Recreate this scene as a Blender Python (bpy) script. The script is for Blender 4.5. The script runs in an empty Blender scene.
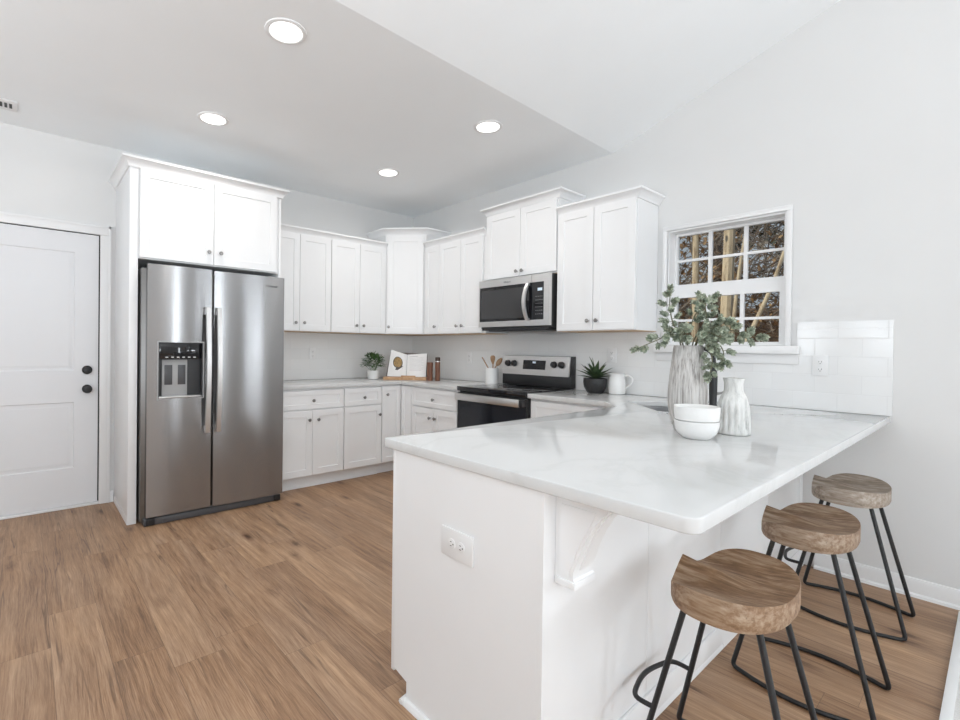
import bpy, bmesh, math, random
from mathutils import Vector, Matrix, noise
PI = math.pi
rnd = random.Random(7)
sc = bpy.context.scene
COL = sc.collection

# ------------------------------------------------------------------ camera, world, light, exposure
def camera():
    yaw, pit, rol = 0.6895, -0.0072, 0.0119
    d = Vector((math.sin(yaw), math.cos(yaw), 0)); r = Vector((math.cos(yaw), -math.sin(yaw), 0)); u = Vector((0, 0, 1))
    D = d*math.cos(pit) + u*math.sin(pit); u2 = u*math.cos(pit) - d*math.sin(pit)
    R = r*math.cos(rol) + u2*math.sin(rol); U = u2*math.cos(rol) - r*math.sin(rol)
    cd = bpy.data.cameras.new('camera'); co = bpy.data.objects.new('camera', cd); COL.objects.link(co)
    m = Matrix((R, U, -D)).transposed().to_4x4(); m.translation = (-3.5441, -4.4887, 1.2484)
    co.matrix_world = m
    cd.sensor_width = 36; cd.lens = 481.0894/960*36
    cd.shift_x = (480-422.0437)/960; cd.shift_y = (351.0848-360)/960
    cd.clip_start = .02; cd.clip_end = 200
    sc.camera = co
camera()

w = bpy.data.worlds.new('world'); sc.world = w; w.use_nodes = True
w.node_tree.nodes['Background'].inputs[0].default_value = (.80, .90, 1.0, 1)
w.node_tree.nodes['Background'].inputs[1].default_value = .9

def sun(energy, direction, color, angle):
    l = bpy.data.lights.new('sun', 'SUN'); l.energy = energy; l.color = color; l.angle = angle
    o = bpy.data.objects.new('sun', l); COL.objects.link(o)
    o.rotation_euler = Vector(direction).to_track_quat('-Z', 'Y').to_euler()
sun(6.0, (.75, -.45, -.45), (1, .88, .68), .02)

def area(name, loc, direction, sx, sy, power, color=(1, 1, 1)):
    l = bpy.data.lights.new(name, 'AREA'); l.shape = 'RECTANGLE'; l.size = sx; l.size_y = sy; l.energy = power; l.color = color
    o = bpy.data.objects.new(name, l); COL.objects.link(o); o.location = loc
    o.rotation_euler = Vector(direction).to_track_quat('-Z', 'Z').to_euler()
# fill lights added at unseen window openings; narrow ones make the refrigerator streaks
FILL_COL = (.87, .94, 1.0)
area('fill_front', (-1.17, -8.88, 1.30), (0, 1, 0), .26, 2.4, 85, FILL_COL)
area('fill_front', (-4.9, -8.88, 1.45), (0, 1, 1.6), 1.6, 2.1, 420, FILL_COL)
area('fill_side', (-6.48, -2.9, 1.5), (1, -.1, 3.6), 2.2, 1.8, 270, FILL_COL)
area('fill_side', (-6.48, -6.6, 1.5), (1, .3, 2.0), 2.2, 1.8, 80, FILL_COL)
area('fill_living', (-.02, -6.75, 1.30), (-1, 0, .1), .26, 2.4, 110, FILL_COL)
DOWN_POWER = 9.0

vs = sc.view_settings
sc.display_settings.display_device = 'sRGB'
vs.view_transform = 'Standard'; vs.look = 'None'; vs.gamma = 1; vs.use_curve_mapping = False
vs.exposure = -1.13
sc.cycles.use_denoising = True
sc.cycles.max_bounces = 10; sc.cycles.diffuse_bounces = 9; sc.cycles.glossy_bounces = 5
sc.cycles.sample_clamp_indirect = 6

# ------------------------------------------------------------------ material helpers
def inp(n, k, v):
    n.inputs[k].default_value = v
class NT:
    def __init__(s, m):
        s.t = m.node_tree; s.n = s.t.nodes
    def new(s, typ, **kw):
        n = s.n.new(typ)
        for k, v in kw.items(): setattr(n, k, v)
        return n
    def put(s, x, sock):
        if isinstance(x, bpy.types.NodeSocket): s.t.links.new(x, sock)
        else: sock.default_value = x
    def math(s, op, a, b=0.0, c=None):
        n = s.new('ShaderNodeMath', operation=op); s.put(a, n.inputs[0]); s.put(b, n.inputs[1])
        if c is not None: s.put(c, n.inputs[2])
        return n.outputs[0]
    def sep(s, v):
        n = s.new('ShaderNodeSeparateXYZ'); s.put(v, n.inputs[0]); return n.outputs
    def comb(s, x, y, z):
        n = s.new('ShaderNodeCombineXYZ')
        for i, q in enumerate((x, y, z)): s.put(q, n.inputs[i])
        return n.outputs[0]
    def noise(s, v, scale, detail=3, rough=.5, dist=0):
        n = s.new('ShaderNodeTexNoise'); s.put(v, n.inputs['Vector']); inp(n, 'Scale', scale); inp(n, 'Detail', detail)
        inp(n, 'Roughness', rough); inp(n, 'Distortion', dist); return n.outputs[0]
    def vmul(s, v, k):
        n = s.new('ShaderNodeVectorMath', operation='MULTIPLY'); s.put(v, n.inputs[0]); n.inputs[1].default_value = k; return n.outputs[0]
    def ramp(s, f, stops):
        n = s.new('ShaderNodeValToRGB'); s.put(f, n.inputs[0]); e = n.color_ramp.elements
        while len(e) > 1: e.remove(e[-1])
        e[0].position = stops[0][0]; e[0].color = (*stops[0][1], 1)
        for p, c in stops[1:]:
            q = e.new(p); q.color = (*c, 1)
        return n.outputs[0]
    def mix(s, f, a, b, mode='MIX'):
        n = s.new('ShaderNodeMix', data_type='RGBA', blend_type=mode); s.put(f, n.inputs[0])
        s.put(a if isinstance(a, bpy.types.NodeSocket) else (*a, 1), n.inputs[6]); s.put(b if isinstance(b, bpy.types.NodeSocket) else (*b, 1), n.inputs[7])
        return n.outputs[2]
    def bump(s, h, strength, dist=.01):
        n = s.new('ShaderNodeBump'); s.put(h, n.inputs['Height']); inp(n, 'Strength', strength); inp(n, 'Distance', dist); return n.outputs[0]
    def obj(s):
        return s.new('ShaderNodeTexCoord').outputs['Object']
def mat(name, col, rough=.5, metal=0.0, **kw):
    m = bpy.data.materials.new(name); m.use_nodes = True
    b = m.node_tree.nodes['Principled BSDF']
    inp(b, 'Base Color', (*col, 1)); inp(b, 'Roughness', rough); inp(b, 'Metallic', metal)
    for k, v in kw.items(): inp(b, k.replace('_', ' '), v)
    return m
def B(m): return m.node_tree.nodes['Principled BSDF']

def speckled(name, col, rough, amount=.03, scale=12, bump=0.0, bscale=200, **kw):
    m = mat(name, col, rough, **kw); t = NT(m); o = t.obj()
    f = t.noise(o, scale, 4)
    c2 = tuple(max(0, x*(1-amount)) for x in col); c1 = tuple(min(1, x*(1+amount)) for x in col)
    t.put(t.ramp(f, [(.3, c2), (.7, c1)]), B(m).inputs['Base Color'])
    if bump:
        t.put(t.bump(t.noise(o, bscale, 2), bump, .002), B(m).inputs['Normal'])
    return m
M = {}
M['wall'] = speckled('wall paint', (.72, .72, .715), .65, .008, 3, .12, 260)
M['ceiling'] = speckled('ceiling paint', (.885, .91, .925), .8, .008, 3, .15, 200)
M['trim'] = speckled('trim paint', (.80, .80, .80), .35, .008, 4)
M['cab'] = speckled('cabinet paint', (.83, .835, .84), .32, .008, 5)
M['door'] = speckled('door paint', (.73, .735, .75), .4, .008, 5)
M['under'] = speckled('raw maple edge', (.62, .45, .30), .6, .1, 20)
M['black'] = speckled('matte black metal', (.012, .012, .013), .45, .1, 30)
M['blackplastic'] = mat('black plastic', (.02, .02, .021), .35)
M['darkgrey'] = mat('dark grey plastic', (.07, .07, .075), .4)
M['glassblack'] = mat('black ceramic glass', (.008, .008, .01), .06)
M['ovenglass'] = mat('oven glass', (.010, .012, .018), .08)
M['micglass'] = mat('microwave window', (.045, .045, .047), .14)
M['nickel'] = mat('brushed nickel', (.30, .29, .28), .3, 1.0)
M['greypanel'] = mat('grey dispenser plastic', (.36, .36, .36), .4)
M['whiteplastic'] = mat('white plastic', (.80, .80, .80), .35)
M['slot'] = mat('dark slot', (.03, .03, .03), .6)
M['ceramic'] = speckled('white glazed ceramic', (.80, .80, .79), .22, .01, 10)
M['stoneware'] = speckled('matte white stoneware', (.77, .765, .75), .55, .03, 30)
M['ledwhite'] = mat('white display', (.6, .7, .8), .5); inp(B(M['ledwhite']), 'Emission Color', (.7, .85, 1, 1)); inp(B(M['ledwhite']), 'Emission Strength', .25)
M['soil'] = speckled('potting soil', (.035, .026, .02), .9, .4, 60)
M['pagewhite'] = speckled('book page', (.78, .77, .76), .6, .01, 8)
M['ink'] = mat('grey print', (.42, .41, .42), .7)
M['coverdark'] = mat('book cover', (.10, .07, .06), .6)

def steel(name, col, rough, vertical=False):
    m = mat(name, col, rough, 1.0); t = NT(m); o = t.obj()
    f = t.noise(t.vmul(o, (1.2, 1.2, 260) if not vertical else (260, 260, 1.2)), 1.0, 3)
    t.put(t.ramp(f, [(.25, tuple(x*.95 for x in col)), (.75, tuple(min(1, x*1.05) for x in col))]), B(m).inputs['Base Color'])
    t.put(t.math('MULTIPLY_ADD', f, .10, rough-.05), B(m).inputs['Roughness'])
    return m
M['steel'] = mat('brushed stainless', (.37, .37, .375), .25, 1.0, Anisotropic=.95, Anisotropic_Rotation=.25)
tn = M['steel'].node_tree.nodes.new('ShaderNodeTangent'); tn.direction_type = 'RADIAL'; tn.axis = 'Z'
M['steel'].node_tree.links.new(tn.outputs[0], B(M['steel']).inputs['Tangent'])
M['steelbright'] = steel('bright stainless', (.66, .65, .64), .30)
M['handlesteel'] = steel('satin handle steel', (.70, .69, .68), .38, True)
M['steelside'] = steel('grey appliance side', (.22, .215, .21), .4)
M['sinksteel'] = steel('sink stainless', (.55, .55, .56), .3)

def counter():
    m = mat('white quartz', (.82, .82, .81), .09); t = NT(m); o = t.obj()
    v = t.noise(o, 1.6, 8, .62, 1.6)
    a = t.math('ABSOLUTE', t.math('SUBTRACT', v, .5))
    vein = t.ramp(a, [(0, (.60, .605, .60)), (.03, (.63, .633, .63)), (.09, (.642, .645, .642))])
    sp = t.noise(o, 190, 2)
    c = t.mix(t.math('MULTIPLY', t.math('GREATER_THAN', sp, .66), .10), vein, (.66, .66, .66))
    t.put(c, B(m).inputs['Base Color']); inp(B(m), 'Specular IOR Level', .28)
    return m
M['counter'] = counter()

def floor_mat():
    m = mat('oak vinyl plank', (.3, .2, .12), .42); t = NT(m); x, y, z = t.sep(t.obj())
    W, L = .182, 1.22
    xs = t.math('DIVIDE', x, W); pi_ = t.math('FLOOR', xs)
    wn = t.new('ShaderNodeTexWhiteNoise', noise_dimensions='1D'); t.put(pi_, wn.inputs['W'])
    ys = t.math('ADD', t.math('DIVIDE', y, L), t.math('MULTIPLY', wn.outputs['Value'], 3.7)); pj_ = t.math('FLOOR', ys)
    w2 = t.new('ShaderNodeTexWhiteNoise', noise_dimensions='2D'); t.put(t.comb(pi_, pj_, 0), w2.inputs['Vector'])
    r = w2.outputs['Value']
    base = t.comb(t.math('ADD', x, t.math('MULTIPLY', r, 31.0)), t.math('ADD', y, t.math('MULTIPLY', r, 17.0)), r)
    warp = t.noise(t.vmul(base, (4.0, 1.1, 1)), 1.5, 4)
    bs = t.sep(base)
    gx = t.comb(t.math('ADD', bs[0], t.math('MULTIPLY', warp, .06)), bs[1], 0)
    g1 = t.noise(t.vmul(gx, (50, 1.5, 1)), 1.0, 8, .72)
    g2 = t.noise(t.vmul(gx, (260, 7.0, 1)), 1.0, 5, .7)
    g3 = t.noise(t.vmul(base, (9, 1.5, 1)), 1.0, 4, .6)
    f = t.math('ADD', t.math('MULTIPLY', g1, .55), t.math('ADD', t.math('MULTIPLY', g2, .40), t.math('MULTIPLY', g3, .30)))
    f = t.math('ADD', f, t.math('MULTIPLY', t.math('SUBTRACT', r, .5), .07))
    col = t.ramp(f, [(.46, (.135, .070, .036)), (.57, (.275, .155, .083)), (.645, (.355, .212, .120)), (.78, (.52, .34, .205))])
    hue = t.noise(t.vmul(base, (5, 1.0, 1)), 1.3, 2)
    col = t.mix(t.math('MULTIPLY', t.ramp(hue, [(.4, (0, 0, 0)), (.65, (1, 1, 1))]), .5), col, (.88, .94, 1.06), 'MULTIPLY')
    vo = t.new('ShaderNodeTexVoronoi', feature='F1'); t.put(t.vmul(base, (5.6, 2.0, 1)), vo.inputs['Vector']); inp(vo, 'Scale', 1.1)
    kd = t.math('ADD', vo.outputs['Distance'], t.math('MULTIPLY', t.math('SUBTRACT', t.noise(t.vmul(base, (70, 22, 1)), 1.0, 4, .7), .5), .16))
    kn = t.ramp(kd, [(.0, (.20, .15, .13)), (.07, (.36, .30, .27)), (.13, (.72, .68, .66)), (.24, (1, 1, 1))])
    sel = t.new('ShaderNodeTexWhiteNoise', noise_dimensions='3D'); t.put(vo.outputs['Position'], sel.inputs['Vector'])
    col = t.mix(t.math('MULTIPLY', t.math('GREATER_THAN', sel.outputs['Value'], .40), 1.0), col, kn, 'MULTIPLY')
    cm = t.noise(t.vmul(base, (8, 1.3, 1)), 1.0, 2)
    cr = t.math('ABSOLUTE', t.math('SUBTRACT', t.noise(t.vmul(base, (24, .9, 1)), 1.0, 2, .5), .5))
    ck = t.math('MULTIPLY', t.ramp(cr, [(.0, (1, 1, 1)), (.028, (0, 0, 0))]), t.ramp(cm, [(.56, (0, 0, 0)), (.66, (1, 1, 1))]))
    col = t.mix(t.math('MULTIPLY', ck, .7), col, (.075, .040, .024))
    fx = t.math('FRACT', xs); fy = t.math('FRACT', ys)
    ex = t.math('MINIMUM', fx, t.math('SUBTRACT', 1.0, fx)); ey = t.math('MINIMUM', fy, t.math('SUBTRACT', 1.0, fy))
    e = t.math('MINIMUM', t.math('MULTIPLY', ex, W), t.math('MULTIPLY', ey, L))
    gap = t.math('LESS_THAN', e, .0011)
    col = t.mix(t.math('MULTIPLY', gap, .45), col, (.07, .045, .03))
    t.put(col, B(m).inputs['Base Color'])
    t.put(t.math('MULTIPLY_ADD', g1, .25, .33), B(m).inputs['Roughness'])
    t.put(t.bump(t.math('SUBTRACT', t.math('MULTIPLY', g2, .3), gap), .25, .0015), B(m).inputs['Normal'])
    return m
M['floor'] = floor_mat()

def tile_mat():
    m = mat('white subway tile', (.83, .83, .82), .16); t = NT(m); x, y, z = t.sep(t.obj())
    u = t.math('ADD', x, y); W, H = .205, .1035
    row = t.math('DIVIDE', t.math('SUBTRACT', z, .914), H); ri = t.math('FLOOR', row)
    us = t.math('ADD', t.math('DIVIDE', u, W), t.math('MULTIPLY', t.math('MODULO', ri, 2.0), .5)); ci = t.math('FLOOR', us)
    fx = t.math('FRACT', us); fy = t.math('FRACT', row)
    ex = t.math('MULTIPLY', t.math('MINIMUM', fx, t.math('SUBTRACT', 1.0, fx)), W); ey = t.math('MULTIPLY', t.math('MINIMUM', fy, t.math('SUBTRACT', 1.0, fy)), H)
    e = t.math('MINIMUM', ex, ey)
    g = t.math('LESS_THAN', e, .0014)
    wn = t.new('ShaderNodeTexWhiteNoise', noise_dimensions='2D'); t.put(t.comb(ci, ri, 0), wn.inputs['Vector'])
    c = t.ramp(wn.outputs['Value'], [(0, (.778, .78, .778)), (1, (.795, .798, .795))])
    c = t.mix(g, c, (.75, .75, .75)); t.put(c, B(m).inputs['Base Color'])
    h = t.math('MINIMUM', t.math('DIVIDE', e, .004), 1.0)
    h = t.math('ADD', h, t.math('MULTIPLY', t.noise(t.obj(), 14, 2), .5))
    t.put(t.bump(h, .25, .0015), B(m).inputs['Normal'])
    return m
M['tile'] = tile_mat()

def wood(name, c0, c1, c2, axis=(30, 3, 30), rough=.6, crack=True, bump=.3):
    m = mat(name, c1, rough); t = NT(m); o = t.obj()
    wv = t.noise(o, 5, 3)
    v = t.new('ShaderNodeVectorMath', operation='ADD'); t.put(t.vmul(o, axis), v.inputs[0]); t.put(t.math('MULTIPLY', wv, 2.2), v.inputs[1])
    g = t.noise(v.outputs[0], 1.0, 6, .65)
    big = t.noise(o, 7, 3)
    f = t.math('ADD', t.math('MULTIPLY', g, .65), t.math('MULTIPLY', big, .35))
    col = t.ramp(f, [(.30, c0), (.48, c1), (.66, c2)])
    if crack:
        k = t.ramp(t.noise(t.vmul(o, tuple(a*.6 for a in axis)), 1.3, 5, .8), [(.30, (.30, .25, .2)), (.40, (1, 1, 1))])
        col = t.mix(.7, col, k, 'MULTIPLY')
    t.put(col, B(m).inputs['Base Color'])
    t.put(t.bump(g, bump, .002), B(m).inputs['Normal'])
    return m
M['seat_a'] = wood('warm reclaimed wood', (.065, .032, .015), (.235, .132, .067), (.44, .325, .225), (60, 9, 60))
M['seat_b'] = wood('brown reclaimed wood', (.07, .038, .020), (.225, .137, .08), (.43, .34, .255), (60, 9, 60))
M['seat_c'] = wood('lit grey reclaimed wood', (.10, .075, .055), (.28, .22, .17), (.50, .44, .38), (60, 9, 60))  # stronger light on this stool is put into a greyer wood tint
M['acacia'] = wood('dark reddish wood', (.07, .025, .013), (.17, .068, .036), (.29, .14, .08), (40, 40, 5), .45, False)
M['darkcap'] = wood('dark brown wood', (.025, .012, .009), (.05, .024, .016), (.085, .045, .03), (40, 40, 5), .4, False)
M['bamboo'] = wood('honey wood', (.30, .155, .07), (.46, .27, .14), (.58, .38, .22), (30, 30, 30), .5, False)
M['spoon'] = wood('spoon wood', (.23, .12, .055), (.36, .205, .105), (.48, .31, .18), (20, 20, 6), .55, False)

def streak_mat(name, a, b, c, sc_=(34, 34, 2.6), bump=.6):
    m = mat(name, a, .75); t = NT(m); o = t.obj()
    f = t.noise(t.vmul(o, sc_), 1.0, 5, .7)
    t.put(t.ramp(f, [(.34, c), (.46, b), (.58, a)]), B(m).inputs['Base Color'])
    t.put(t.bump(f, bump, .004), B(m).inputs['Normal']); return m
M['vasegrain'] = streak_mat('carved washed stoneware', (.60, .585, .565), (.44, .42, .40), (.20, .18, .165), (150, 150, 5), .9)
M['ribglaze'] = streak_mat('chalky glazed stoneware', (.70, .70, .68), (.60, .60, .58), (.36, .36, .35), (40, 40, 9), .3)

def leaf_mat(name, a, b, scale=14):
    m = mat(name, a, .55); t = NT(m); f = t.noise(t.obj(), scale, 3)
    t.put(t.ramp(f, [(.32, a), (.68, b)]), B(m).inputs['Base Color']); return m
M['sage'] = leaf_mat('dusty sage leaf', (.13, .17, .115), (.55, .59, .47), 60)
M['stem'] = mat('grey green stem', (.16, .16, .10), .7)
M['boxwood'] = leaf_mat('green foliage', (.022, .055, .016), (.10, .19, .06), 40)
M['agave'] = leaf_mat('dark succulent leaf', (.018, .040, .016), (.075, .125, .05), 30)
def pot_mat():
    m = mat('black scaled ceramic', (.02, .02, .021), .4); t = NT(m); o = t.obj()
    vo = t.new('ShaderNodeTexVoronoi'); t.put(o, vo.inputs['Vector']); inp(vo, 'Scale', 55)
    t.put(t.bump(vo.outputs['Distance'], .7, .004), B(m).inputs['Normal']); return m
M['blackpot'] = pot_mat()
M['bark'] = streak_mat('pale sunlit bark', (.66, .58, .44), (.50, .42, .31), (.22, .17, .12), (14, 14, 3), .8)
M['darkbark'] = streak_mat('dark bark', (.20, .16, .13), (.13, .10, .08), (.05, .04, .035), (14, 14, 2), .8)
M['pine'] = leaf_mat('pine needle', (.02, .026, .02), (.10, .12, .09), 6)
M['autumn'] = leaf_mat('autumn leaf', (.16, .085, .04), (.60, .42, .24), 3)
M['twig'] = leaf_mat('grey brown twig', (.09, .075, .065), (.42, .37, .32), 2)
def litter():
    m = mat('leaf litter', (.2, .12, .07), .9); t = NT(m); o = t.obj()
    f = t.noise(o, 9, 6, .75); g = t.noise(o, 1.2, 3)
    c = t.ramp(t.math('ADD', t.math('MULTIPLY', f, .75), t.math('MULTIPLY', g, .25)), [(.36, (.035, .022, .014)), (.5, (.15, .085, .045)), (.64, (.36, .23, .14))])
    t.put(c, B(m).inputs['Base Color']); t.put(t.bump(f, 1.0, .06), B(m).inputs['Normal']); return m
M['litter'] = litter()
def glass():
    m = bpy.data.materials.new('clear window glass'); m.use_nodes = True; t = NT(m); n = t.n
    out = [x for x in n if x.type == 'OUTPUT_MATERIAL'][0]
    tr = t.new('ShaderNodeBsdfTransparent'); gl = t.new('ShaderNodeBsdfGlossy'); inp(gl, 'Roughness', .02)
    inp(tr, 'Color', (.97, .98, .98, 1))
    mx = t.new('ShaderNodeMixShader'); fr = t.new('ShaderNodeFresnel'); inp(fr, 'IOR', 1.2)
    t.put(fr.outputs[0], mx.inputs[0]); t.put(tr.outputs[0], mx.inputs[1]); t.put(gl.outputs[0], mx.inputs[2])
    t.put(mx.outputs[0], out.inputs[0]); return m
M['glass'] = glass()
def emit(name, col, s):
    m = mat(name, (1, 1, 1), .5); inp(B(m), 'Emission Color', (*col, 1)); inp(B(m), 'Emission Strength', s); return m
M['lens'] = emit('lit diffuser', (1, .98, .95), 6)
def rug_mat():
    m = mat('cream woven rug', (.74, .72, .70), .95); t = NT(m); o = t.obj()
    f = t.noise(o, 160, 2); g = t.noise(o, 9, 4)
    t.put(t.ramp(t.math('ADD', t.math('MULTIPLY', f, .5), t.math('MULTIPLY', g, .5)), [(.35, (.62, .60, .58)), (.65, (.80, .785, .77))]), B(m).inputs['Base Color'])
    t.put(t.bump(f, .6, .004), B(m).inputs['Normal']); return m
M['rug'] = rug_mat()

# ------------------------------------------------------------------ mesh helpers (all coordinates are room coordinates)
class F:
    """flat working frame: origin, horizontal direction u, outward normal n; z is up"""
    def __init__(s, o, u, n):
        s.o = Vector(o); s.u = Vector(u).normalized(); s.n = Vector(n).normalized()
    def __call__(s, a, b, c):
        return s.o + s.u*a + s.n*c + Vector((0, 0, b))
FA = F((0, 0, 0), (1, 0, 0), (0, -1, 0))       # back wall: a = x, c = distance from wall
FB = F((0, 0, 0), (0, 1, 0), (-1, 0, 0))       # right wall: a = y, c = distance from wall

def nb(): return bmesh.new()
def loops(bm, ls, cap0=True, cap1=True, mi=0, closed=True):
    vs_ = [[bm.verts.new(p) for p in l] for l in ls]
    fs = []
    for a, b in zip(vs_, vs_[1:]):
        n = len(a)
        for i in range(n if closed else n-1):
            fs.append(bm.faces.new((a[i], a[(i+1) % n], b[(i+1) % n], b[i])))
    if cap0: fs.append(bm.faces.new(vs_[0][::-1]))
    if cap1: fs.append(bm.faces.new(vs_[-1]))
    for f in fs: f.material_index = mi
    return fs
def fbox(bm, fr, a0, a1, b0, b1, c0, c1, bev=0.0, mi=0):
    if bev <= 0:
        return loops(bm, [[fr(a0, b0, c), fr(a1, b0, c), fr(a1, b1, c), fr(a0, b1, c)] for c in (c0, c1)], mi=mi)
    t = nb()
    loops(t, [[fr(a0, b0, c), fr(a1, b0, c), fr(a1, b1, c), fr(a0, b1, c)] for c in (c0, c1)])
    bmesh.ops.recalc_face_normals(t, faces=t.faces)
    bmesh.ops.bevel(t, geom=list(t.edges), offset=bev, segments=2, profile=.5, affect='EDGES')
    merge(bm, t, mi)
def merge(bm, t, mi=0):
    mp = {v: bm.verts.new(v.co) for v in t.verts}
    for f in t.faces:
        try:
            g = bm.faces.new([mp[v] for v in f.verts]); g.material_index = mi
        except ValueError: pass
    t.free()
W0 = F((0, 0, 0), (1, 0, 0), (0, 1, 0))
def box(bm, x0, x1, y0, y1, z0, z1, bev=0.0, mi=0): return fbox(bm, W0, x0, x1, z0, z1, y0, y1, bev, mi)
def basis(axis):
    a = Vector(axis).normalized(); h = Vector((0, 0, 1)) if abs(a.z) < .9 else Vector((1, 0, 0))
    u = a.cross(h).normalized(); return a, u, a.cross(u).normalized()
def lathe(bm, c, axis, prof, seg=32, mi=0, cap0=True, cap1=True, fn=None):
    a, u, v = basis(axis); c = Vector(c); ls = []
    for r, h in prof:
        l = []
        for i in range(seg):
            t = 2*PI*i/seg; rr = r*(fn(t, h) if fn else 1)
            l.append(c + a*h + (u*math.cos(t) + v*math.sin(t))*max(rr, 1e-5))
        ls.append(l)
    return loops(bm, ls, cap0, cap1, mi)
def tube(bm, pts, r, seg=8, mi=0, closed=False, caps=True):
    pts = [Vector(p) for p in pts]; n = len(pts); ls = []; u = None
    for i, p in enumerate(pts):
        if closed: d = pts[(i+1) % n] - pts[i-1]
        else: d = pts[min(i+1, n-1)] - pts[max(i-1, 0)]
        d.normalize()
        if u is None: u = basis(d)[1]
        u = (u - d*u.dot(d)).normalized(); v = d.cross(u)
        rr = r[i] if isinstance(r, (list, tuple)) else r
        ls.append([p + (u*math.cos(2*PI*k/seg) + v*math.sin(2*PI*k/seg))*rr for k in range(seg)])
    if closed:
        ls.append(ls[0]); loops(bm, ls, False, False, mi); bmesh.ops.remove_doubles(bm, verts=bm.verts, dist=1e-6)
    else: loops(bm, ls, caps, caps, mi)
def smooth_path(pts, n=8):
    pts = [Vector(p) for p in pts]; out = []
    for i in range(len(pts)-1):
        p0 = pts[max(i-1, 0)]; p1 = pts[i]; p2 = pts[i+1]; p3 = pts[min(i+2, len(pts)-1)]
        for k in range(n):
            t = k/n
            out.append(.5*((2*p1) + (p2-p0)*t + (2*p0-5*p1+4*p2-p3)*t*t + (3*p1-p0-3*p2+p3)*t**3))
    out.append(pts[-1]); return out
def fillet(pts, r, n=5):
    pts = [Vector(p) for p in pts]; out = [pts[0]]
    for a, b, c in zip(pts, pts[1:], pts[2:]):
        d1 = (a-b); d2 = (c-b); rr = min(r, d1.length*.45, d2.length*.45)
        s, e = b + d1.normalized()*rr, b + d2.normalized()*rr
        for k in range(n+1):
            t = k/n; out.append(s*(1-t)**2 + b*2*t*(1-t) + e*t*t)
    out.append(pts[-1]); return out
def prism(bm, poly, vec, mi=0):
    vec = Vector(vec); return loops(bm, [[Vector(p) for p in poly], [Vector(p)+vec for p in poly]], mi=mi)
def sweep(bm, path, prof, side=1, mi=0):
    """sweep a profile of (outward, z) pairs along a horizontal polyline, mitred; outward lies to the right when side = 1"""
    P = [Vector((p[0], p[1], 0)) for p in path]; ls = []
    for i, p in enumerate(P):
        ns = []
        for a, b in ((i-1, i), (i, i+1)):
            if 0 <= a and b < len(P):
                d = (P[b]-P[a]).normalized(); ns.append(Vector((d.y, -d.x, 0))*side)
        m = ns[0] if len(ns) == 1 else (ns[0]+ns[1])/(1+ns[0].dot(ns[1]))
        ls.append([p + m*o + Vector((0, 0, z)) for o, z in prof])
    loops(bm, ls, True, True, mi)
def wloc(p):
    v = Vector((0, 0, 0))
    while p is not None:
        v = v + p.location; p = p.parent
    return v
def obj(name, bm, mats, parent=None, ang=35, smooth=True):
    bmesh.ops.recalc_face_normals(bm, faces=bm.faces)
    if parent is not None: bmesh.ops.translate(bm, verts=bm.verts, vec=-wloc(parent))
    me = bpy.data.meshes.new(name); bm.to_mesh(me); bm.free()
    for m in (mats if isinstance(mats, (list, tuple)) else [mats]): me.materials.append(M[m] if isinstance(m, str) else m)
    if smooth and len(me.polygons):
        me.polygons.foreach_set('use_smooth', [True]*len(me.polygons)); me.set_sharp_from_angle(angle=math.radians(ang))
    o = bpy.data.objects.new(name, me); COL.objects.link(o)
    if parent is not None: o.parent = parent
    return o
def tag(o, label, cat, group=None, kind=None):
    o['label'] = label; o['category'] = cat
    if group: o['group'] = group
    if kind: o['kind'] = kind
    return o
def thing(name, label, cat, loc, group=None):
    o = bpy.data.objects.new(name, None); o.empty_display_size = .05; COL.objects.link(o); o.location = loc
    return tag(o, label, cat, group)
def struct(name, bm, mats, label, cat, parent=None, **kw):
    o = obj(name, bm, mats, parent, **kw)
    if parent is None:
        o['kind'] = 'structure'; o['label'] = label; o['category'] = cat
    return o
def slab(name, outer, holes, z0, z1, bev, m, parent=None):
    cu = bpy.data.curves.new(name, 'CURVE'); cu.dimensions = '2D'; cu.fill_mode = 'BOTH'
    for l in [outer]+holes:
        sp = cu.splines.new('POLY'); sp.points.add(len(l)-1); sp.use_cyclic_u = True
        for q, p in zip(sp.points, l): q.co = (p[0], p[1], 0, 1)
    cu.extrude = (z1-z0)/2-bev; cu.bevel_depth = bev; cu.bevel_resolution = 2; cu.offset = -bev
    t = bpy.data.objects.new('t', cu); COL.objects.link(t)
    me = bpy.data.meshes.new_from_object(t.evaluated_get(bpy.context.evaluated_depsgraph_get()))
    bm = nb(); bm.from_mesh(me); bmesh.ops.remove_doubles(bm, verts=bm.verts, dist=1e-5)
    bmesh.ops.translate(bm, verts=bm.verts, vec=(0, 0, (z0+z1)/2))
    bpy.data.objects.remove(t); bpy.data.curves.remove(cu); bpy.data.meshes.remove(me)
    return obj(name, bm, m, parent)
def round_poly(pts, rad, n=6):
    out = []
    N = len(pts)
    for i in range(N):
        a, b, c = (Vector((*pts[k % N], 0)) for k in (i-1, i, i+1)); r = rad[i] if isinstance(rad, list) else rad
        if r <= 0: out.append((b.x, b.y)); continue
        s, e = b+(a-b).normalized()*r, b+(c-b).normalized()*r
        for k in range(n+1):
            t = k/n; q = s*(1-t)**2 + b*2*t*(1-t) + e*t*t; out.append((q.x, q.y))
    return out
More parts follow.
